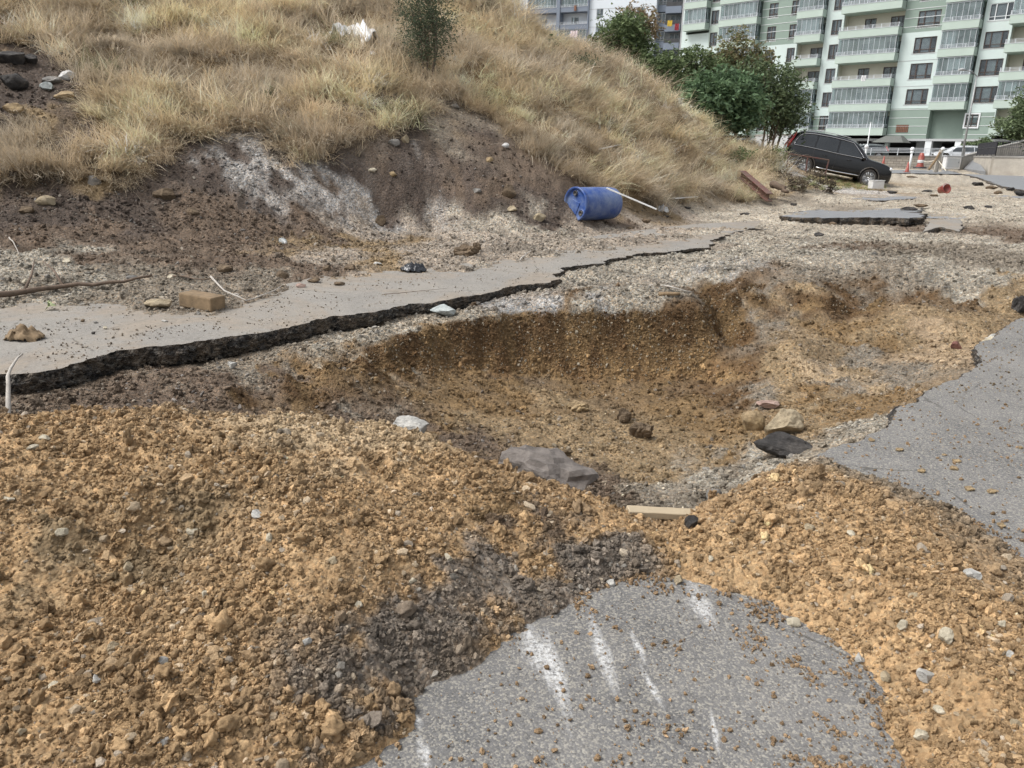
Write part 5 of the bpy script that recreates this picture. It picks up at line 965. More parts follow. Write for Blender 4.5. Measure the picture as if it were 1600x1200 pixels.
# ------------------------------------------------------------------ cars
M_TYRE = simple('tyre_rubber', (.025,.025,.026), .8, var=.2, dirt=(.16,.13,.10), dirt_amt=.3); M_RIM = simple('alloy_rim', (.52,.53,.54), .3, metal=.7, var=.08); M_CHROME = simple('chrome_trim', (.7,.71,.72), .15, metal=1, var=.02)
M_TINT = glass_mat('tinted_car_glass', (.03,.035,.04), .04, .8); M_PLAST = simple('dark_plastic', (.03,.03,.032), .6, var=.1, dirt=(.2,.16,.12), dirt_amt=.25)
M_TAIL = simple('red_lens', (.45,.015,.015), .2, var=.05, coat=.5); M_LENS = simple('headlight_lens', (.62,.64,.66), .12, var=.1, coat=.6)
def paint(name, col): return simple(name, col, .25, metal=.1, var=.05, scale=3, dirt=(.10,.085,.07), dirt_amt=.02, coat=.35)
def car(label, pm, loc, yaw, pitch, suv=True):
    root = empty('parked_car', loc, (0, pitch, yaw)); tag(root, label, 'car')
    # stations: x, half width, sill, belt, roof, roof half width   (nose at +x)
    hs = 1.0 if suv else .84
    ST_ = [(-2.38,.74,.42,.78,.80,.70),(-2.36,.82,.36,1.0,1.03,.76),(-2.28,.88,.33,1.06,1.22,.70),(-2.1,.91,.31,1.08,1.58,.66),(-1.9,.925,.30,1.08,1.70,.67),(-1.4,.945,.29,1.08,1.765,.68),(-.6,.95,.29,1.06,1.78,.69),(0,.95,.29,1.04,1.755,.69),(.45,.95,.29,1.05,1.71,.67),(.80,.95,.29,1.05,1.55,.64),(1.08,.945,.29,1.05,1.30,.66),(1.28,.94,.30,1.05,1.10,.76),(1.6,.935,.30,1.03,1.075,.76),(1.95,.92,.31,.99,1.035,.73),(2.2,.89,.33,.94,.985,.68),(2.34,.83,.36,.84,.88,.60),(2.39,.74,.40,.70,.73,.54)]
    rings = []
    for x, w_, sl_, be, ro, rw in ST_:
        be *= hs; ro *= hs; mid = (sl_+be)/2
        rings.append([(x,0,sl_-.03),(x,w_-.12,sl_-.03),(x,w_-.03,sl_+.03),(x,w_+.012,sl_+.18),(x,w_,mid+.06),(x,w_-.015,be-.08),(x,w_-.045,be),(x,(w_-.045)*.45+rw*.55+.012,be+(ro-be)*.55),(x,rw,ro-.05),(x,rw-.09,ro-.008),(x,rw*.5,ro+.02),(x,0,ro+.03)])
    full = [r_+[(x,-y,z) for (x,y,z) in reversed(r_[1:-1])] for r_ in rings]; n = len(full[0]); mb = MB()
    mb.add([v for r_ in full for v in r_], [(i*n+k, i*n+(k+1) % n, (i+1)*n+(k+1) % n, (i+1)*n+k) for i in range(len(full)-1) for k in range(n)]+[tuple(range(n)), tuple((len(full)-1)*n+k for k in range(n-1, -1, -1))])
    body = mb.build('body', pm, root, smooth=True); sb = body.modifiers.new('smooth', 'SUBSURF'); sb.levels = 1; sb.render_levels = 2
    # true wheel housings cut from the shell
    cm = MB()
    for wx in (-1.40, 1.44):
        for s in (-1, 1): cm.lathe([(0,-.17),(.42,-.17),(.42,.17),(0,.17)], 28, Matrix.Translation((wx, s*.90, .36))@Matrix.Rotation(math.pi/2, 4, 'X'))
    cme = bpy.data.meshes.new('arch_cutter'); cme.from_pydata(cm.v, [], cm.f); bmt = bmesh.new(); bmt.from_mesh(cme); bmesh.ops.remove_doubles(bmt, verts=bmt.verts, dist=1e-4); bmesh.ops.recalc_face_normals(bmt, faces=bmt.faces); bmt.to_mesh(cme); bmt.free()
    co = bpy.data.objects.new('arch_cutter', cme); COL.objects.link(co); co.matrix_world = body.matrix_world if False else Matrix.Identity(4)
    tmp = bpy.data.objects.new('shell', body.data); COL.objects.link(tmp); s2 = tmp.modifiers.new('s', 'SUBSURF'); s2.levels = 2; bo = tmp.modifiers.new('b', 'BOOLEAN'); bo.operation = 'DIFFERENCE'; bo.object = co; bo.solver = 'EXACT'
    bpy.context.view_layer.update(); dg = bpy.context.evaluated_depsgraph_get(); nm = bpy.data.meshes.new_from_object(tmp.evaluated_get(dg)); body.modifiers.clear(); body.data = nm
    nm.materials.clear(); nm.materials.append(pm); nm.polygons.foreach_set('material_index', [0]*len(nm.polygons))
    bpy.data.objects.remove(tmp); bpy.data.objects.remove(co)
    def st(x): 
        xs = [s[0] for s in ST_]; return [np.interp(x, xs, [s[k]*(hs if k in (3, 4) else 1) for s in ST_]) for k in range(1, 6)]
    def side(x, t, s, o=.02):       # point on the side of the cabin, t 0 belt .. 1 roof edge
        w_, sl_, be, ro, rw = st(x); yb = w_-.045; y = yb+(rw-yb)*t + .022*math.sin(t*math.pi); return (x, s*(y+o), be+(ro-.05-be)*t)
    for s in (-1, 1):
        for (xa, xb, xta, xtb) in ((-2.02,-1.22,-1.86,-1.18),(-1.15,-.22,-1.11,-.22),(-.14,1.02,-.14,.50)):
            V_ = []; m_ = 8
            for j in range(4):
                t = .10+.76*j/3
                for i in range(m_+1): a = xa+(xta-xa)*j/3; b = xb+(xtb-xb)*j/3; V_.append(side(a+(b-a)*i/m_, t, s))
            mb = MB(); mb.add(V_, [(j*(m_+1)+i, j*(m_+1)+i+1, (j+1)*(m_+1)+i+1, (j+1)*(m_+1)+i) for j in range(3) for i in range(m_)]); wd = mb.build('side_window', M_TINT, root, True)
        tr_ = [side(x, .05, s, .03) for x in np.linspace(-2.08, 1.12, 14)]+[side(x, t, s, .03) for x, t in ((1.0,.25),(.8,.55),(.58,.80),(.42,.92))]+[side(x, .93, s, .03) for x in np.linspace(.2, -1.75, 10)]+[side(-1.93, .8, s, .03), side(-2.05, .5, s, .03), side(-2.1, .2, s, .03), side(-2.08, .05, s, .03)]
        mb = MB(); mb.tube(tr_, .014, 5, cap=False); mb.build('window_trim', M_CHROME, root, True)
        mb = MB(); mb.tube([(x, s*(.95+.025), .36+.02*abs(x)) for x in np.linspace(-.92, .98, 8)], .028, 6); mb.build('sill_trim', M_CHROME, root, True)
        mb = MB(); mb.tube([(x, s*.66, st(x)[3]+.045) for x in np.linspace(-1.9, .25, 9)], .018, 6); mb.build('roof_rail', M_CHROME, root, True)
        mb = MB(); mb.tube([(.98, s*.93, 1.02*hs), (1.0, s*1.02, 1.08*hs), (.97, s*1.12, 1.10*hs)], [.03,.085,.06], 8); mb.build('mirror', pm, root, True)
        mb = MB(); mb.lathe([(.0,0),(.09,.02),(.1,.12),(.0,.15)], 10, Matrix.Translation((2.19, s*.72, .86*hs))@Matrix.Rotation(math.pi/2, 4, 'Y')@Matrix.Diagonal((.85,1.7,1,1))); mb.build('headlight', M_LENS, root, True)
        mb = MB(); mb.tube([(-2.36, s*.80, .88*hs), (-2.33, s*.80, 1.08*hs), (-2.22, s*.73, 1.34*hs), (-2.12, s*.68, 1.60*hs)], [.055,.075,.05,.035], 8); mb.build('tail_light', M_TAIL, root, True)
        mb = MB()
        for x0 in (-1.18, -.18): mb.tube([(x0, s*.962, .45), (x0, s*.968, .75*hs), side(x0, .02, s, .004)], .006, 4)
        mb.build('door_seam', M_PLAST, root); mb = MB()
        for x0 in (-.45, .62)[::1]: mb.tube([(x0-.3, s*.975, .90*hs), (x0-.12, s*.99, .905*hs)], .016, 6)
        mb.build('door_handle', pm, root, True)
        for wx in (-1.40, 1.44):
            w_ = MB(); M_ = Matrix.Translation((wx, s*.83, .36))@Matrix.Rotation(-s*math.pi/2, 4, 'X')
            w_.lathe([(.22,-.11),(.33,-.11),(.36,-.07),(.365,0),(.36,.07),(.33,.11),(.255,.115),(.25,.05),(.25,-.05),(.22,-.11)], 32, M_); wh = w_.build('wheel', M_TYRE, root, True)
            r_ = MB(); r_.lathe([(.25,.105),(.262,.118),(.25,.10),(.235,.06),(.235,-.05),(.0,-.05)], 28, M_); 
            for k in range(6):
                for dd in (-.045, .045):
                    a = k*math.pi/3; c_, s_ = math.cos(a), math.sin(a); p0 = Vector((c_*.04-s_*dd*.3, s_*.04+c_*dd*.3, .10)); p1 = Vector((c_*.24-s_*dd, s_*.24+c_*dd, .105)); r_.tube([M_@p0, M_@p1], [.02,.016], 4)
            r_.lathe([(.0,.12),(.05,.115),(.055,.08)], 10, M_); r_.build('rim', M_RIM, wh, True)
            ar = MB(); cen = Vector((wx, s*.945, .36)); ar.tube([cen+Vector((.425*math.cos(a), 0, .425*math.sin(a))) for a in np.linspace(-.25, math.pi+.25, 20)], .03, 6); ar.build('arch_trim', M_PLAST, root, True)
            il = MB(); il.lathe([(.0,-.05),(.40,-.05),(.41,-.02)], 20, M_@Matrix.Translation((0,0,-.12))); il.build('wheel_well', M_PLAST, root)
    # windscreens
    def band(x0, x1, z0, z1, w0, w1, nm, o=.025):
        m_ = 8; V_ = []
        for j in range(5):
            t = j/4; x = x0+(x1-x0)*t; z = z0+(z1-z0)*t; w_ = w0+(w1-w0)*t
            for i in range(m_+1): u = (i/m_)*2-1; V_.append((x-.10*u*u*(1 if x0 > 0 else -1), u*w_, z-.03*u*u))
        mb = MB(); mb.add(V_, [(j*(m_+1)+i, j*(m_+1)+i+1, (j+1)*(m_+1)+i+1, (j+1)*(m_+1)+i) for j in range(4) for i in range(m_)]); mb.build(nm, M_TINT, root, True)
    band(1.31, .60, 1.12*hs, 1.66*hs, .78, .62, 'windscreen'); band(-2.33, -2.10, 1.12*hs, 1.60*hs, .72, .60, 'rear_window')
    mb = MB(); mb.box((2.28,-.35,.52),(2.40,.35,.70)); mb.build('grille', M_PLAST, root, bevel=.02); mb = MB(); mb.box((2.1,-.78,.30),(2.36,.78,.40)); mb.box((-2.4,-.80,.34),(-2.2,.80,.50)); mb.build('bumper', M_PLAST, root, bevel=.03)
    return root
rw_, fw_ = PY(1259,271,36.2), PY(1358,291,35.6); dv = fw_-rw_; yaw = math.atan2(dv[1], dv[0]); pit = math.asin((rw_[2]-fw_[2])/np.linalg.norm(dv))
cen = (rw_+fw_)/2; suv = car('black estate car with chrome window trim stranded nose-down on the verge', paint('black_paint', (.003,.0035,.005)), (cen[0], cen[1]+.83, cen[2]-.02), yaw-.02, pit)
sf = float(np.hypot(*dv[:2])/math.cos(pit))/2.84; suv.scale = (sf, 1, 1.06); print('car scale', sf, math.degrees(yaw), math.degrees(pit))
b = PY(1494,243,82); car('silver-white car parked behind the pale block wall, only its roof in view', paint('white_paint', (.62,.64,.66)), (b[0]+.2, 82, float(zt)-.35), 2.9, 0, False)
b = PY(1340,240,86); car('dark grey car parked under the green block left of the garage columns', paint('grey_paint', (.06,.075,.075)), (b[0]+.5, 86, float(zt)-.35), 3.0, 0, False)
# ------------------------------------------------------------------ barrel
M_BARREL = simple('blue_drum_plastic', (.016,.06,.25), .42, var=.12, scale=5, dirt=(.22,.27,.36), dirt_amt=.34, bump=.003)
gb0 = hit(930, 349); br_ = .29; zb = float(hgt(gb0[0], gb0[1]+.15)); ax_ = R(38)
root = empty('plastic_drum', (gb0[0]-.03, gb0[1]+.12, zb+br_+.03), (0, 0, ax_)); tag(root, 'blue plastic drum lying on its side at the foot of the slope', 'drum'); root.scale = (1.06, 1.06, 1.06)
MX = Matrix.Rotation(-math.pi/2, 4, 'Y')      # lathe axis -> -x (lid end, towards the camera)
k = MB(); k.lathe([(0,-.445),(.20,-.445),(.255,-.44),(.268,-.45),(.275,-.43),(.272,-.40),(.285,-.36),(.288,-.2),(.283,-.16),(.2885,-.12),(.289,.1),(.284,.14),(.288,.18),(.288,.33),(.278,.38),(.272,.41),(.285,.425),(.287,.455),(.275,.462),(.262,.455),(.258,.43),(.20,.425),(0,.425)], 56, MX); k.build('body', M_BARREL, root, True)
k = MB(); k.lathe([(.282,.40),(.296,.405),(.297,.46),(.284,.466),(.276,.46)], 56, MX); k.build('rim', M_BARREL, root, True)
for yy, zz in ((.02,.185),(-.14,-.15)): 
    k = MB(); k.lathe([(.0,.44),(.03,.44),(.035,.455),(.045,.455),(.048,.425)], 16, Matrix.Translation((0,yy,zz))@MX); k.build('bung', M_PLAST, root, True)
    k = MB(); k.lathe([(.05,.425),(.062,.44),(.07,.425)], 18, Matrix.Translation((0,yy,zz))@MX); k.build('bung_collar', M_BARREL, root, True)
# raised wedge on the lid
k = MB(); pts = [(.426,-.10,.02),(.426,.13,.09),(.426,.20,-.06),(.426,.0,-.20)]; V_ = [(-x, y, z) for x, y, z in pts]+[(-.437, y*.9, z*.9) for _, y, z in pts]; k.add(V_, [(4,5,6,7),(0,1,5,4),(1,2,6,5),(2,3,7,6),(3,0,4,7)]); k.build('lid_panel', M_BARREL, root)
# ------------------------------------------------------------------ single stones
def stone_mat(name, col, col2=None, bump=.02, scale=7):
    m, t, b = newmat(name); L = t.links.new; tc = N(t, 'ShaderNodeTexCoord'); nz = N(t, 'ShaderNodeTexNoise', i_Scale=scale, i_Detail=10.0, i_Roughness=.72); L(tc.outputs['Object'], nz.inputs['Vector'])
    rp = N(t, 'ShaderNodeValToRGB'); e = rp.color_ramp.elements; e[0].position = .3; e[1].position = .7; c2 = col2 or tuple(min(1, c*1.35) for c in col); e[0].color = (*[c*.45 for c in col], 1); e[1].color = (*c2, 1); md_ = e.new(.5); md_.color = (*col, 1); L(nz.outputs[0], rp.inputs[0])
    L(rp.outputs[0], b.inputs['Base Color']); b.inputs['Roughness'].default_value = .9; b.inputs['Specular IOR Level'].default_value = .3; n2 = N(t, 'ShaderNodeTexNoise', i_Scale=scale*4, i_Detail=8.0, i_Roughness=.75); L(tc.outputs['Object'], n2.inputs['Vector'])
    ad = N(t, 'ShaderNodeMath', operation='MULTIPLY_ADD', i_1=.3); L(n2.outputs[0], ad.inputs[0]); L(nz.outputs[0], ad.inputs[2]); bp = N(t, 'ShaderNodeBump', i_Strength=.9, i_Distance=bump); L(ad.outputs[0], bp.inputs['Height']); L(bp.outputs[0], b.inputs['Normal']); return m
SM = {k: stone_mat(k+'_stone', *v) for k, v in dict(purple=((.17,.150,.135),(.26,.23,.205)), bluegrey=((.34,.37,.36),(.48,.50,.48)), palegrey=((.42,.41,.38),(.55,.53,.48)), ochre=((.29,.215,.125),(.42,.31,.17)), brown=((.13,.095,.062),(.23,.17,.11)), tan=((.33,.27,.18),(.45,.38,.27)), red=((.17,.08,.065),(.24,.13,.10)), pink=((.33,.23,.19),(.42,.32,.27)), dark=((.045,.042,.04),(.11,.10,.09)), grey=((.20,.19,.175),(.33,.31,.28)), cream=((.46,.41,.31),(.58,.53,.43)), white=((.56,.55,.53),(.66,.66,.64))).items()}
def rock(px, py, wpx, hpx, mat, label, cat='stone', name='stone', seed=None, depth=.75, sink=.22, rot=0, cuts=8, rough=.1, tiltx=0, tilty=0, Y=None, lift=0, group=None):
    """px,py: middle of the visible lower edge in the photograph, w/h: size seen there"""
    p = hit(px, py) if Y is None else PY(px, py, Y); Y_ = p[1]; W = wpx*Y_/1253; Hh = hpx*Y_/1300; z = float(hgt(p[0], p[1])) if Y is None else p[2]
    if Y is None and on_slab(np.array([p[0]]), np.array([p[1]]))[0]: z = max(z, float(S(p[1])))
    me = rock_mesh(name, seed or int(px*7+py), 4, cuts, rough, (W/2, W/2*depth, Hh/2/(1-sink*.5)), norm=True)
    for pl in me.polygons: pl.use_smooth = False
    o = link(name, me, SM[mat]); o.location = (float(p[0]), float(p[1])+W*.2*depth, z+Hh*.5-Hh*sink*.5+lift); o.rotation_euler = (tiltx, tilty, rot); tag(o, label, cat, group); return o
rock(852,768,188,98,'purple','large purplish grey boulder half buried behind the ochre heap','boulder','boulder',seed=5,depth=.6,sink=.28,rot=-.18,cuts=10,rough=.16,tilty=.14,Y=3.9,lift=-.055)
rock(640,676,60,30,'palegrey','pale blue-grey stone lying on the crest of the ochre heap','stone','stone',depth=.7,rot=-.3,tilty=.15)
rock(692,492,46,19,'bluegrey','flat pale blue-grey stone lying on the edge of the broken slab','stone','stone',depth=.8,rot=-.2,cuts=12,rough=.05)
rock(1177,672,42,38,'ochre','ochre boulder left of the larger yellowish boulder in the pit','boulder','boulder',seed=8,cuts=9)
rock(1226,678,68,48,'tan','big yellowish-grey boulder in the pit above the black tarmac lump','boulder','boulder',seed=21,cuts=9,depth=.8)
rock(1200,637,38,12,'pink','flat pinkish stone resting behind the two pit boulders','stone','stone',lift=.02)
rock(1495,543,19,15,'red','dark red angular stone at the far right of the second hollow')
rock(594,350,18,17,'brown','dark mossy stone standing alone on the pinkish gravel below the slope')
rock(728,399,42,23,'brown','round brown clod of earth lying on gravel above the left slab','clod','earth_clod',cuts=3,rough=.3)
rock(745,393,14,16,'brown','smaller brown lump leaning against the round earth clod','clod','earth_clod',cuts=3,rough=.3)
rock(243,482,44,18,'tan','flat tan stone beside the square brown block on the left slab')
rock(1115,784,30,20,'grey','grey-brown stone at the near edge of the right heap, above the plank')
rock(975,662,26,30,'brown','dark knobbly clod left of the paired clods in the pit','clod','earth_clod',cuts=3,rough=.3,seed=61)
rock(1002,688,44,30,'brown','larger knobbly clod in the pit right of the dark clod','clod','earth_clod',cuts=3,rough=.35,seed=62)
rock(903,642,40,20,'ochre','low ochre clod on the pit floor below the wall','clod','earth_clod',cuts=3,rough=.3,seed=63)
rock(1548,545,40,22,'cream','pale crumbled base stone on the rim of the right road slab','stone','stone',seed=71,rough=.3,cuts=4)
rock(1562,530,34,16,'palegrey','pale broken stone further back on the rim of the right road slab','stone','stone',seed=72,rough=.3,cuts=4)
rock(1528,560,18,20,'dark','black tarmac crumb wedged under the pale stones at the right rim','tarmac lump','tarmac_lump')
rock(1408,660,42,30,'dark','black tarmac lump hanging at the broken edge of the right road','tarmac lump','tarmac_lump',seed=73,cuts=5,rough=.25)
rock(1594,490,26,30,'dark','black tarmac lump at the right border beyond the grey road','tarmac lump','tarmac_lump',seed=74,cuts=5,rough=.25)
rock(1228,712,108,40,'dark','long black slab of broken tarmac lying in the pit under the boulders','tarmac slab','tarmac_lump',seed=75,cuts=8,rough=.14,rot=-.25,depth=.55,tilty=.12)
rock(1080,828,26,24,'dark','small black lump under the right end of the plank','tarmac lump','tarmac_lump',seed=76)
rock(362,575,17,13,'palegrey','pale grey stone on the gravel lip left of the shadow gap',seed=77); rock(300,335,22,12,'brown','small brown stone in the dark soil at the foot of the scar')
# rubble at the left of the hill
for i, (px, py, w_, h_, mt, lab) in enumerate([(105,123,26,16,'white','white stone standing out among the dark rubble at the upper left'),(80,128,30,10,'grey','flat grey stone left of the white one in the upper rubble'),(72,140,20,14,'bluegrey','blue-grey stone below the white one in the upper rubble'),(100,155,36,16,'ochre','ochre stone lowest of the upper left rubble'),(128,148,20,18,'brown','brown stone at the right of the upper rubble'),(20,135,40,26,'dark','big dark rock at the left border in the upper rubble'),(15,100,44,20,'dark','dark flat slab of rock at the left border above the big dark rock'),(35,70,30,8,'ochre','thin ochre slab stone at the top of the left rubble'),(45,100,26,16,'dark','dark rock right of the flat slab in the upper rubble'),(20,175,30,18,'ochre','ochre rock at the left border under the rubble'),
    (48,216,12,6,'palegrey','small pale stone in the bare patch at the left'),(20,255,34,14,'ochre','weathered ochre stone on the left border between grass tufts'),(145,288,22,16,'grey','grey wedge-shaped stone under the big grass tuft'),(255,308,36,18,'brown','brown rock on the dark soil right of the big grass tuft'),(70,320,28,16,'tan','tan rock at the foot of the left slope'),(40,330,24,12,'brown','brown rock left of the tan one at the slope foot'),(62,216,10,5,'cream','tiny cream stone in the bare patch at the left'),(500,245,18,8,'grey','grey stone on the dark scar right of the white scree'),(615,225,20,12,'grey','grey rock in the scar below the thinning turf'),(632,222,14,14,'tan','tan rock leaning on the grey one in the scar'),(582,270,14,8,'cream','cream stone in the middle of the dark scar'),(614,276,12,9,'ochre','orange stone in the middle of the dark scar'),(710,166,16,8,'grey','grey stone on the lip of the brown bank'),(765,252,12,9,'ochre','orange stone in the brown bank'),(790,230,12,8,'white','white stone in the brown bank above the drum'),(795,305,24,22,'brown','dark clod in the brown bank left of the drum'),(843,345,22,14,'tan','tan stone just left of the drum'),(800,328,16,10,'tan','tan stone left of the pair near the drum'),(745,300,14,8,'grey','grey stone in the lower brown bank'),(1010,350,14,9,'brown','dark pebble on the gravel right of the drum')]):
    rock(px, py, w_, h_, mt, lab, seed=400+i)
# pale stones picked out on the near heaps
ORD = ['first','second','third','fourth','fifth','sixth','seventh','eighth','ninth','tenth','eleventh','twelfth','thirteenth','fourteenth','fifteenth','sixteenth','seventeenth','eighteenth','nineteenth','twentieth','21st','22nd','23rd','24th']
def rank(px, py, l): return ORD[sorted((q[0], q[1]) for q in l).index((px, py))]
hp = [(85,1075,26,14),(255,1165,30,16),(520,885,24,12),(98,840,28,14),(420,845,16,22),(250,1035,28,16),(385,1025,16,12),(70,690,22,9),(50,705,22,8),(400,810,26,12),(175,1010,22,20),(560,950,20,14),(1240,985,26,14),(1345,1030,24,16),(1265,828,20,12),(1170,828,18,12),(1410,985,22,20),(1450,1060,34,20),(1385,1060,24,14),(1470,1110,26,12),(1480,1000,36,30),(1520,905,30,12),(1430,935,24,10),(1330,840,20,8),(1440,1150,30,16),(1580,1030,22,14),(1590,1130,24,14),(1565,985,20,16),(1110,880,14,10),(955,910,18,12),(1060,915,22,16),(700,880,18,12),(645,905,18,10),(150,1060,22,14),(30,1150,24,12),(320,940,18,12),(300,835,22,12),(480,1010,18,12),(200,900,24,14),(10,780,24,12)]
for i, (px, py, w_, h_) in enumerate(hp):
    rgt_ = px > 990
    mt_ = ('cream','palegrey','tan','cream')[i % 4]; cn = dict(cream='cream', palegrey='pale', tan='tan')[mt_]
    peers = sorted(q for j, (q, *_) in enumerate(hp) if (q > 990) == rgt_ and ('cream','palegrey','tan','cream')[j % 4] == mt_)
    rock(px, py, w_, h_, mt_, '%s stone in the %s heap, %s from left among its larger %s stones' % (cn, 'right' if rgt_ else 'left', ORD[peers.index(px)], cn), seed=500+i, group='pale stones in the %s heap' % ('right' if rgt_ else 'left'), sink=.35, rot=i*1.3)
lumps = [(1300,738,12,6),(1490,752,16,7),(1485,765,16,8),(1510,795,18,8),(1545,800,18,8),(1435,768,16,8),(1400,742,14,6),(1470,742,8,4),(1590,725,8,6),(1560,845,16,8),(1330,722,16,6),(1355,730,12,6)]
for i, (px, py, w_, h_) in enumerate(lumps):
    rock(px, py, w_, h_, 'ochre', 'small ochre lump rolled onto the right grey road, %s from the left' % rank(px, py, lumps), 'clod', 'earth_clod', seed=600+i, cuts=4, rough=.25, group='ochre lumps rolled onto the road')
# stones strewn on the left slab and its verge
vs_ = [(130,510,8,5,'brown'),(150,512,9,4,'grey'),(165,525,8,5,'cream'),(148,540,6,5,'dark'),(257,508,10,4,'palegrey'),(205,438,20,10,'grey'),(268,432,16,9,'cream'),(105,412,14,8,'cream'),(510,424,14,9,'brown'),(546,420,18,11,'brown'),(490,445,22,10,'brown'),(470,452,16,8,'pink'),(530,452,18,6,'brown'),(310,492,9,6,'grey'),(350,423,26,14,'brown'),(40,440,14,8,'cream'),(440,430,20,14,'brown'),(590,415,14,6,'palegrey')]
for i, (px, py, w_, h_, mt) in enumerate(vs_): rock(px, py, w_, h_, mt, 'small %s stone on the left slab or its verge, %s stone from the left' % (dict(palegrey='pale grey').get(mt, mt), rank(px, py, vs_)), seed=700+i, group='loose stones on the left slab')
# ------------------------------------------------------------------ timber, branches, litter
M_PLANK = simple('raw_timber', (.42,.34,.23), .8, var=.2, scale=5, dirt=(.25,.2,.13), dirt_amt=.3, bump=.004); M_OLDW = simple('old_wood', (.20,.14,.08), .9, var=.35, scale=9, bump=.008); M_TWIG = simple('grey_twig', (.38,.35,.31), .85, var=.2, scale=12, bump=.004); M_BRANCH = simple('branch_bark', (.12,.085,.06), .9, var=.35, scale=18, bump=.006); M_WPL = simple('white_plastic', (.66,.66,.65), .45, var=.1, scale=4, dirt=(.35,.32,.28), dirt_amt=.25); M_RED = simple('red_painted_steel', (.13,.022,.024), .6, var=.3, scale=8, dirt=(.12,.08,.06), dirt_amt=.6)
def between(a, b, w_, h_, name, mat, label, cat, bevel=.004, lift=0, warp=.0):
    a = Vector(a); b = Vector(b); d = b-a; L_ = d.length; root_M = Matrix.Translation((a+b)/2+Vector((0,0,lift))) @ d.to_track_quat('X', 'Z').to_matrix().to_4x4(); k = MB(); n = 10
    V_ = []; rr = random.Random(int(a.x*100))
    for i in range(n+1):
        x = -L_/2+L_*i/n; j = warp*math.sin(i/n*3.1)
        for (yy, zz) in ((-w_/2,-h_/2),(w_/2,-h_/2),(w_/2,h_/2),(-w_/2,h_/2)): V_.append((x+rr.uniform(-.004,.004)*(i in (0,n)), yy+j, zz+rr.uniform(-.001,.001)))
    k.add(V_, [(i*4+q, (i+1)*4+q, (i+1)*4+(q+1) % 4, i*4+(q+1) % 4) for i in range(n) for q in range(4)]+[(0,1,2,3),(n*4+3,n*4+2,n*4+1,n*4)]); o = k.build(name, mat, bevel=bevel); o.matrix_world = root_M; return tag(o, label, cat)
def on(px, py, up=0): p = hit(px, py); z = float(hgt(p[0], p[1])); z = max(z, float(S(p[1]))) if on_slab(np.array([p[0]]), np.array([p[1]]))[0] else z; return (float(p[0]), float(p[1]), z+up)
pa = PY(980,799,3.22); pb2 = PY(1099,805,3.26); between(pa, pb2, .07, .032, 'wooden_plank', M_PLANK, 'pale sawn timber plank bridging the notch between the two heaps', 'plank')
between(PY(948,294,12.9), PY(1026,327,12.7), .055, .022, 'white_batten', M_WPL, 'long white batten leaning down from the slope right of the blue drum', 'batten')
between(on(1052,315,.08), on(1088,312,.09), .10, .03, 'white_board', M_WPL, 'short white board lying on dark debris right of the long batten', 'board')
between(on(932,243,.22), on(968,242,.22), .06, .02, 'white_board', M_WPL, 'thin white strip lying in the dry grass above the drum', 'board')
between(on(178,94,.08), on(183,88,.14), .06, .02, 'wood_chip', M_PLANK, 'small pale wood chip sticking out of the grass at the upper left', 'wood chip')
def branch(name, pts, rad, mat, label, cat='branch', side=()):
    a = Vector(pts[0]); root = empty(name, a); tag(root, label, cat); k = MB(); P_ = [Vector(p)-a for p in pts]; fine = []
    for i in range(len(P_)-1):
        for t in (0, .33, .66): q = P_[i].lerp(P_[i+1], t); fine.append(q+Vector([random.uniform(-1, 1)*rad*.6 for _ in range(3)]))
    fine.append(P_[-1]); n = len(fine); k.tube(fine, [rad*(1-.65*i/(n-1)) for i in range(n)], 7); k.build('stem', mat, root, True)
    for s in side: k = MB(); q = [Vector(p)-a for p in s]; k.tube(q, [rad*.5, rad*.35, rad*.15][:len(q)], 6); k.build('side_twig', mat, root, True)
    return root
branch('branch', [on(-20,478,.05), on(40,462,.06), on(100,454,.07), on(170,453,.07), on(240,447,.10)], .034, M_BRANCH, 'thick brown branch lying across the verge of the left slab', side=[[on(40,462,.06), on(52,445,.12), on(58,432,.2)],[on(100,454,.06), on(88,440,.1), on(70,425,.14)]])
branch('twig', [on(330,440,.04), on(352,460,.04), on(385,472,.03), on(420,462,.04), on(440,455,.07)], .011, M_TWIG, 'thin curved twig lying right of the square block on the left slab', 'twig', side=[[on(420,462,.03), on(432,466,.03), on(441,462,.05)]])
branch('twig', [on(270,432,.04), on(320,442,.05), on(360,438,.04)], .010, M_BRANCH, 'thin dark twig on the gravel behind the square block', 'twig')
tp = PY(35,553,4.75); branch('twig', [PY(17,655,4.1), PY(13,620,4.2), PY(12,588,4.3), PY(20,570,4.45), tp], .016, M_TWIG, 'pale bare twig standing upright at the left border in front of the slab edge', 'twig')
branch('twig', [on(1015,447,.03), on(1045,453,.06), on(1080,463,.03)], .014, M_TWIG, 'grey twig beside the dark bark on the gravel near the pit corner', 'twig'); branch('bark_piece', [on(1030,458,.02), on(1060,463,.04), on(1092,462,.03)], .025, M_OLDW, 'dark bark piece lying on the gravel near the pit corner', 'bark')
branch('twig', [on(15,372,.03), on(22,385,.06), on(30,400,.03)], .01, M_TWIG, 'short pale twig at the left border above the verge stones', 'twig'); branch('twig', [on(600,480,.02), on(640,478,.03), on(700,468,.02)], .004, M_BRANCH, 'fine dark root lying on the left slab near its broken edge', 'twig')
branch('twig', [on(812,410,.01), on(822,402,.06), on(830,395,.02)], .012, M_TWIG, 'small forked twig on the left slab below the drum', 'twig')
b = on(310,484); k = MB(); k.box((-.19,-.1,-.02),(.19,.1,.115)); o = k.build('wood_block', M_OLDW, bevel=.015); o.location = (b[0], b[1]+.1, b[2]+.01); o.rotation_euler = (0,.06,-.35); tag(o, 'square-cut brown wooden block lying on the left slab', 'wood block')
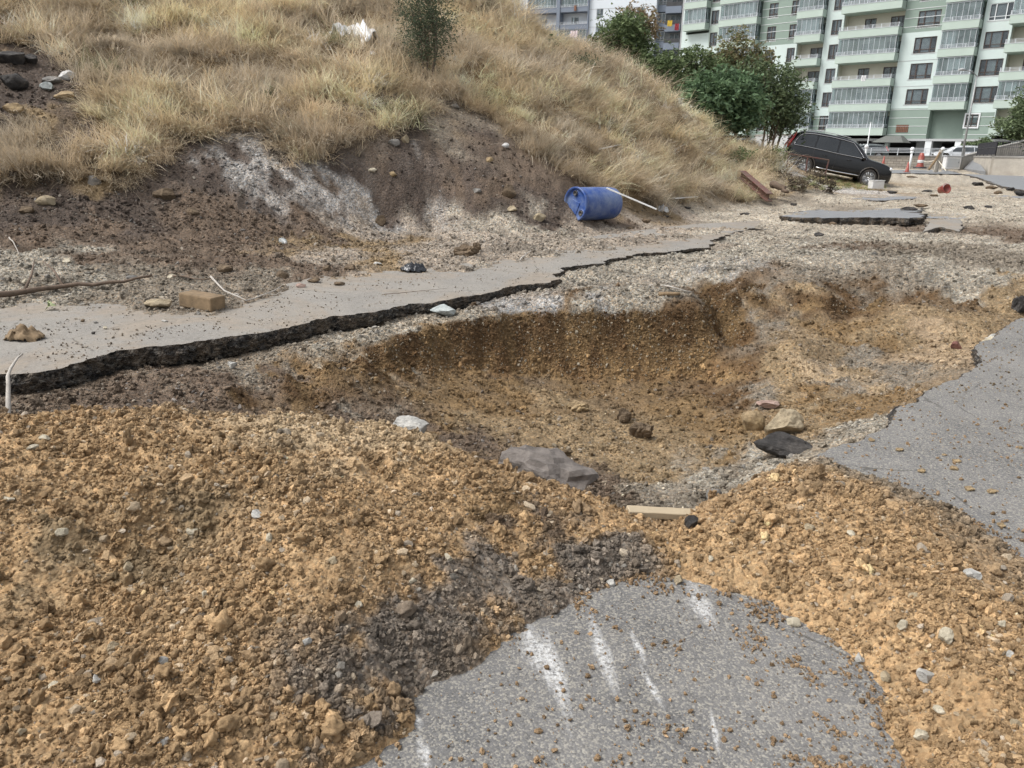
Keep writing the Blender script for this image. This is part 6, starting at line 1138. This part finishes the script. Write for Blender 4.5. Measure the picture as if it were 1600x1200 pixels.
def crumple(name, px, py, wpx, hpx, mat, label, cat, seed=1, fold=.35, depth=.7, up=.0):
    p = on(px, py); W = wpx*p[1]/1253; Hh = hpx*p[1]/1300; n = 26; u, v = np.meshgrid(np.linspace(-1, 1, n), np.linspace(-1, 1, n)); rr = np.hypot(u, v)
    z = Hh*np.clip(1.05-rr**2*.8, .02, 1)*(.55+fold*1.5*np.abs(fbm(u*2+seed, v*2, 1, 3, .6))); jx = .12*fbm(u+seed, v, .5, 2); jy = .12*fbm(u, v+seed*3, .5, 2)
    msk = 1+.22*fbm(np.arctan2(v, u)*1.2+seed, rr*0, .6, 2); V_ = np.stack([(u*msk+jx)*W/2, (v*msk+jy)*W/2*depth, z], -1).reshape(-1, 3); ix = np.arange(n*n).reshape(n, n)
    F = np.stack([ix[:-1,:-1], ix[:-1,1:], ix[1:,1:], ix[1:,:-1]], -1).reshape(-1, 4); cen_ = V_[F].mean(1); keep = np.hypot(cen_[:, 0]/(W/2), cen_[:, 1]/(W/2*depth)) < 1.05; o = link(name, npmesh(name, V_, F[keep]), mat); o.location = (p[0], p[1]+W*.2, p[2]+up); md = o.modifiers.new('thickness', 'SOLIDIFY'); md.thickness = .006; return tag(o, label, cat)
M_BAG = simple('black_plastic_film', (.02,.022,.026), .22, var=.2); M_FILM = simple('white_sheeting', (.66,.67,.68), .5, var=.12, scale=6, bump=.01)
crumple('plastic_bag', 645, 424, 42, 17, M_BAG, 'crumpled black plastic bag at the far edge of the left slab', 'plastic bag', 3)
# white sheeting on the hill: a draped, folded band
def drape(name, path, wd, label):
    V_ = []; m_ = 9; P_ = [np.array(on(*q)) for q in path]; P_ = res([tuple(p) for p in P_], .07); n = len(P_)
    for i, p in enumerate(P_):
        t = P_[min(i+1, n-1)]-P_[max(i-1, 0)]; s_ = np.array([-t[1], t[0]]); s_ = s_/(np.hypot(*s_)+1e-6); 
        for j in range(m_): o_ = (j/(m_-1)-.5)*wd*(1+.35*math.sin(i*.35)); x = p[0]+s_[0]*o_; y = p[1]+s_[1]*o_; V_.append((x, y, float(hgt(x, y))+.24+.10*math.cos(j/(m_-1)*6.28+math.pi)+.07*math.sin(i*.9+j*1.7)))
    F = [(i*m_+j, i*m_+j+1, (i+1)*m_+j+1, (i+1)*m_+j) for i in range(n-1) for j in range(m_-1)]; me = bpy.data.meshes.new(name); me.from_pydata(V_, [], F); me.polygons.foreach_set('use_smooth', [True]*len(F)); o = link(name, me, M_FILM); md = o.modifiers.new('thickness', 'SOLIDIFY'); md.thickness = .01; return tag(o, label, 'sheeting')
drape('white_sheeting', [(524,66),(540,60),(556,62),(570,78),(584,92)], .36, 'crumpled white plastic sheeting lying in the dry grass left of the hillside bush')
crumple('white_sheeting', 582, 106, 16, 9, M_FILM, 'small torn scrap of white sheeting just below the larger sheet', 'sheeting', 8, up=.2)
crumple('litter_scrap', 1033, 330, 26, 14, M_FILM, 'white crumpled scrap under the long white batten', 'litter', 9); crumple('litter_scrap', 1190, 245+30, 8, 5, M_FILM, 'tiny white scrap near the red beam at the hill foot', 'litter', 10)
crumple('dead_leaf_pile', 35, 555, 62, 30, M_OLDW, 'heap of brown rotting leaves on the slab at the left border', 'leaf pile', 12, .25)
M_CLEAR = glass_mat('cloudy_plastic', (.55,.58,.58), .15, .6)
a, b = on(440,378,.05), on(466,392,.04); d = Vector(b)-Vector(a); root = empty('plastic_bottle', a); root.rotation_euler = d.to_track_quat('Z', 'Y').to_euler(); tag(root, 'crushed clear plastic bottle lying on rubble left of the scar', 'bottle'); k = MB(); k.lathe([(.0,0),(.045,.004),(.048,.05),(.042,.09),(.048,.13),(.046,.2),(.02,.26),(.014,.28)], 18); k.build('body', M_CLEAR, root, True); k = MB(); k.lathe([(.017,.275),(.017,.30),(0,.302)], 12); k.build('cap', M_WPL, root, True)
root = empty('corn_husk', on(72,490,.005)); root.scale = (.6,.6,.6); tag(root, 'pale green husk leaf lying on the left slab near the border', 'leaf'); M_HUSK = simple('green_husk', (.30,.34,.17), .6, var=.2)
for q in range(4):
    k = MB(); a_ = .5+q*.28; P_ = [(0,0,0),(.05*math.cos(a_),.03*q,.05),(.12*math.cos(a_),.02*q,.07+.02*q),(.17*math.cos(a_)+.02,.02*q,.07)]; V_ = []
    for i, p in enumerate(P_): w_ = (.01,.03,.032,.006)[i]; V_ += [(p[0], p[1]-w_, p[2]), (p[0], p[1]+w_, p[2]+.01)]
    k.add(V_, [(0,1,3,2),(2,3,5,4),(4,5,7,6)]); o = k.build('leaf', M_HUSK, root, True); md = o.modifiers.new('thickness', 'SOLIDIFY'); md.thickness = .003
# --------------------------- near the car
Wf = lambda px, py, Y: Vector(PY(px, py, Y))
def steel(name, label, cat, Y, lines, rad, mat):
    pts = [Wf(*q, Y) for q in lines[0]]; root = empty(name, pts[0]); tag(root, label, cat)
    for ln in lines: k = MB(); k.tube([Wf(q[0], q[1], Y if len(q) < 3 else q[2])-pts[0] for q in ln], rad, 6); k.build('bar', mat, root)
    return root
Yf = 31.5; steel('bent_steelwork', 'bent red steel frame standing in front of the rear wheel of the black car', 'frame', Yf, [[(1232,240),(1295,250)],[(1295,250),(1289,274)],[(1232,240),(1229,262)],[(1232,240,Yf+.9),(1295,250,Yf+.9)],[(1232,240),(1232,240,Yf+.9)],[(1295,250),(1295,250,Yf+.9)],[(1262,245),(1259,268)]], .028, M_RED)
a, b = Wf(1160,267,27.6), Wf(1203,303,25.2); root = empty('steel_beam', a); tag(root, 'dark red steel beam sliding down the foot of the hill left of the dead shrubs', 'beam'); d = b-a
for nm, oz, oy, w_, h_ in (('flange',0,0,.22,.03),('flange',-.22,0,.22,.03),('web',-.11,.09,.03,.19)):
    k = MB(); k.box((0,-w_/2,-h_/2),(d.length,w_/2,h_/2)); o = k.build(nm, M_RED, root, bevel=.004); o.matrix_local = Matrix.Translation((0,oy,oz))@d.to_track_quat('X','Z').to_matrix().to_4x4()
branch('log', [Wf(1208,286,26.3), Wf(1222,294,26), Wf(1232,300,25.8)], .13, M_BRANCH, 'short dark log lying right of the red steel beam', 'log')
p = Wf(1368,295,33.2); root = empty('white_box', p, (0,0,.2)); tag(root, 'white open-topped box lying against the front wheel of the black car', 'box'); k = MB(); k.box((-.27,-.16,0),(.27,.16,.32)); k.build('body', M_WPL, root, bevel=.02); k = MB(); k.box((-.285,-.175,.322),(.285,.175,.35)); k.build('lid', M_WPL, root, bevel=.01)
p = Wf(1473,303,24.5); M_BUCK = simple('red_plastic', (.27,.04,.032), .45, var=.1, dirt=(.35,.2,.12), dirt_amt=.3); root = empty('bucket', p+Vector((0,0,.14)), (R(-68),R(10),R(20))); root.rotation_euler = (R(75),0,R(15)); tag(root, 'red plastic bucket lying on its side on the gravel', 'bucket')
k = MB(); k.lathe([(0,-.14),(.10,-.14),(.14,.12),(.158,.12),(.158,.135),(.13,.13),(.095,-.12),(0,-.12)], 28); k.build('body', M_BUCK, root, True); k = MB(); k.tube([(.15*math.cos(a_), .15*math.sin(a_)*.9, .12+.04*math.sin(a_)) for a_ in np.linspace(0, math.pi, 12)], .006, 5); k.build('handle', M_WPL, root, True)
def cone(px, py, Y, h_, label):
    p = Wf(px, py, Y); root = empty('traffic_cone', p); tag(root, label, 'traffic cone'); k = MB(); k.box((-h_*.28,-h_*.28,0),(h_*.28,h_*.28,.04)); k.build('base', M_BUCK, root, bevel=.01); k = MB(); k.lathe([(h_*.19,.04),(h_*.05,h_),(0,h_)], 18); k.build('cone', M_BUCK, root, True); k = MB(); k.lathe([(h_*.155,h_*.28),(h_*.115,h_*.5)], 18); k.build('band', M_WPL, root, True)
cone(1417,269,60,.75,'red and white traffic cone at the foot of the slim globe lamp post'); cone(1380,256,70,.65,'small red and white traffic cone in front of the block wall behind the car bonnet')
p = Wf(1437,263,64); root = empty('road_barrier', p); tag(root, 'red and white road barrier post with the pale rope tied to it', 'barrier')
for nm, prof, mt in (('post',[(.0,.05),(.30,.05),(.32,.12),(.22,.3),(.24,.9),(.17,1.02),(.15,1.16),(0,1.2)],M_BUCK),('base',[(.0,0),(.5,0),(.5,.08),(.3,.12)],M_DARKM),('band',[(.245,.42),(.252,.44),(.252,.62),(.248,.64)],M_WPL)): k = MB(); k.lathe(prof, 16); k.build(nm, mt, root, True)
p = Wf(1463,265,63); root = empty('concrete_post', p); tag(root, 'leaning concrete post holding the pale rope right of the red barrier', 'post'); k = MB(); k.tube([(-.05,0,-.2),(.05,0,.8),(.12,0,1.5)], [.17,.16,.14], 6); k.build('post', M_CONC, root); k = MB(); k.tube([(-.75,-.3,0),(-.3,-.2,.7),(.0,-.1,1.3)], .09, 6); k.build('prop', M_OLDW, root)
a = Wf(1438,249,64); b = Wf(1464,248,63); c = Wf(1478,267,61.5); root = empty('rope', a); tag(root, 'pale rope sagging from the red barrier to the concrete post and down to the road', 'rope'); k = MB(); P_ = [a.lerp(b, t)+Vector((0,0,-.55*4*t*(1-t)*.4)) for t in np.linspace(0, 1, 12)]+[b.lerp(c, t)+Vector((.12*math.sin(t*3.1),0,-.12*math.sin(t*3.1))) for t in np.linspace(.1, 1, 8)]; k.tube([p-a for p in P_], .035, 6); k.build('line', simple('rope_fibre', (.58,.53,.43), .9), root, True)
p = Wf(1485,264,68); root = empty('street_cabinet', p); tag(root, 'white street cabinet standing left of the tall street lamp', 'cabinet'); k = MB(); k.box((-.62,-.3,0),(.62,.3,1.0)); k.build('body', M_WPL, root, bevel=.03); k = MB(); k.box((-.68,-.36,1.003),(.68,.36,1.08)); k.build('lid', M_GREYB, root, bevel=.02); k = MB(); k.box((-.5,-.315,.15),(.5,-.303,.85)); k.build('door', M_GREYB, root); k = MB(); k.tube([(.42,-.33,.5),(.42,-.33,.6)], .02, 5); k.build('handle', M_DARKM, root)
# broken tarmac crumbs on the far gravel
crumbs = [(1300,350,14,6),(1165,335,16,5),(1280,368,16,7),(1340,378,12,4),(1225,302,12,5),(1450,300,18,4),(1460,306,14,4),(1395,302,16,5),(1420,330,26,5),(1440,326,22,5),(1515,326,18,8),(1545,323,14,5),(1560,303,14,6),(1580,298,14,6),(1595,306,18,8),(1425,277,18,3),(1360,277,12,4),(1530,290,20,6),(1550,295,18,6),(1040,337,12,4),(1075,325,10,4),(985,356,14,5),(1240,322,10,4)]
for i, (px, py, w_, h_) in enumerate(crumbs):
    rock(px, py, w_, h_, 'dark' if i % 3 else 'brown', '%s crumb of broken tarmac on the far pale gravel, %s from the left' % ('black' if i % 3 else 'brownish', rank(px, py, crumbs)), 'tarmac crumb', 'tarmac_crumb', seed=800+i, cuts=6, rough=.2, group='tarmac crumbs on the far gravel', sink=.3)
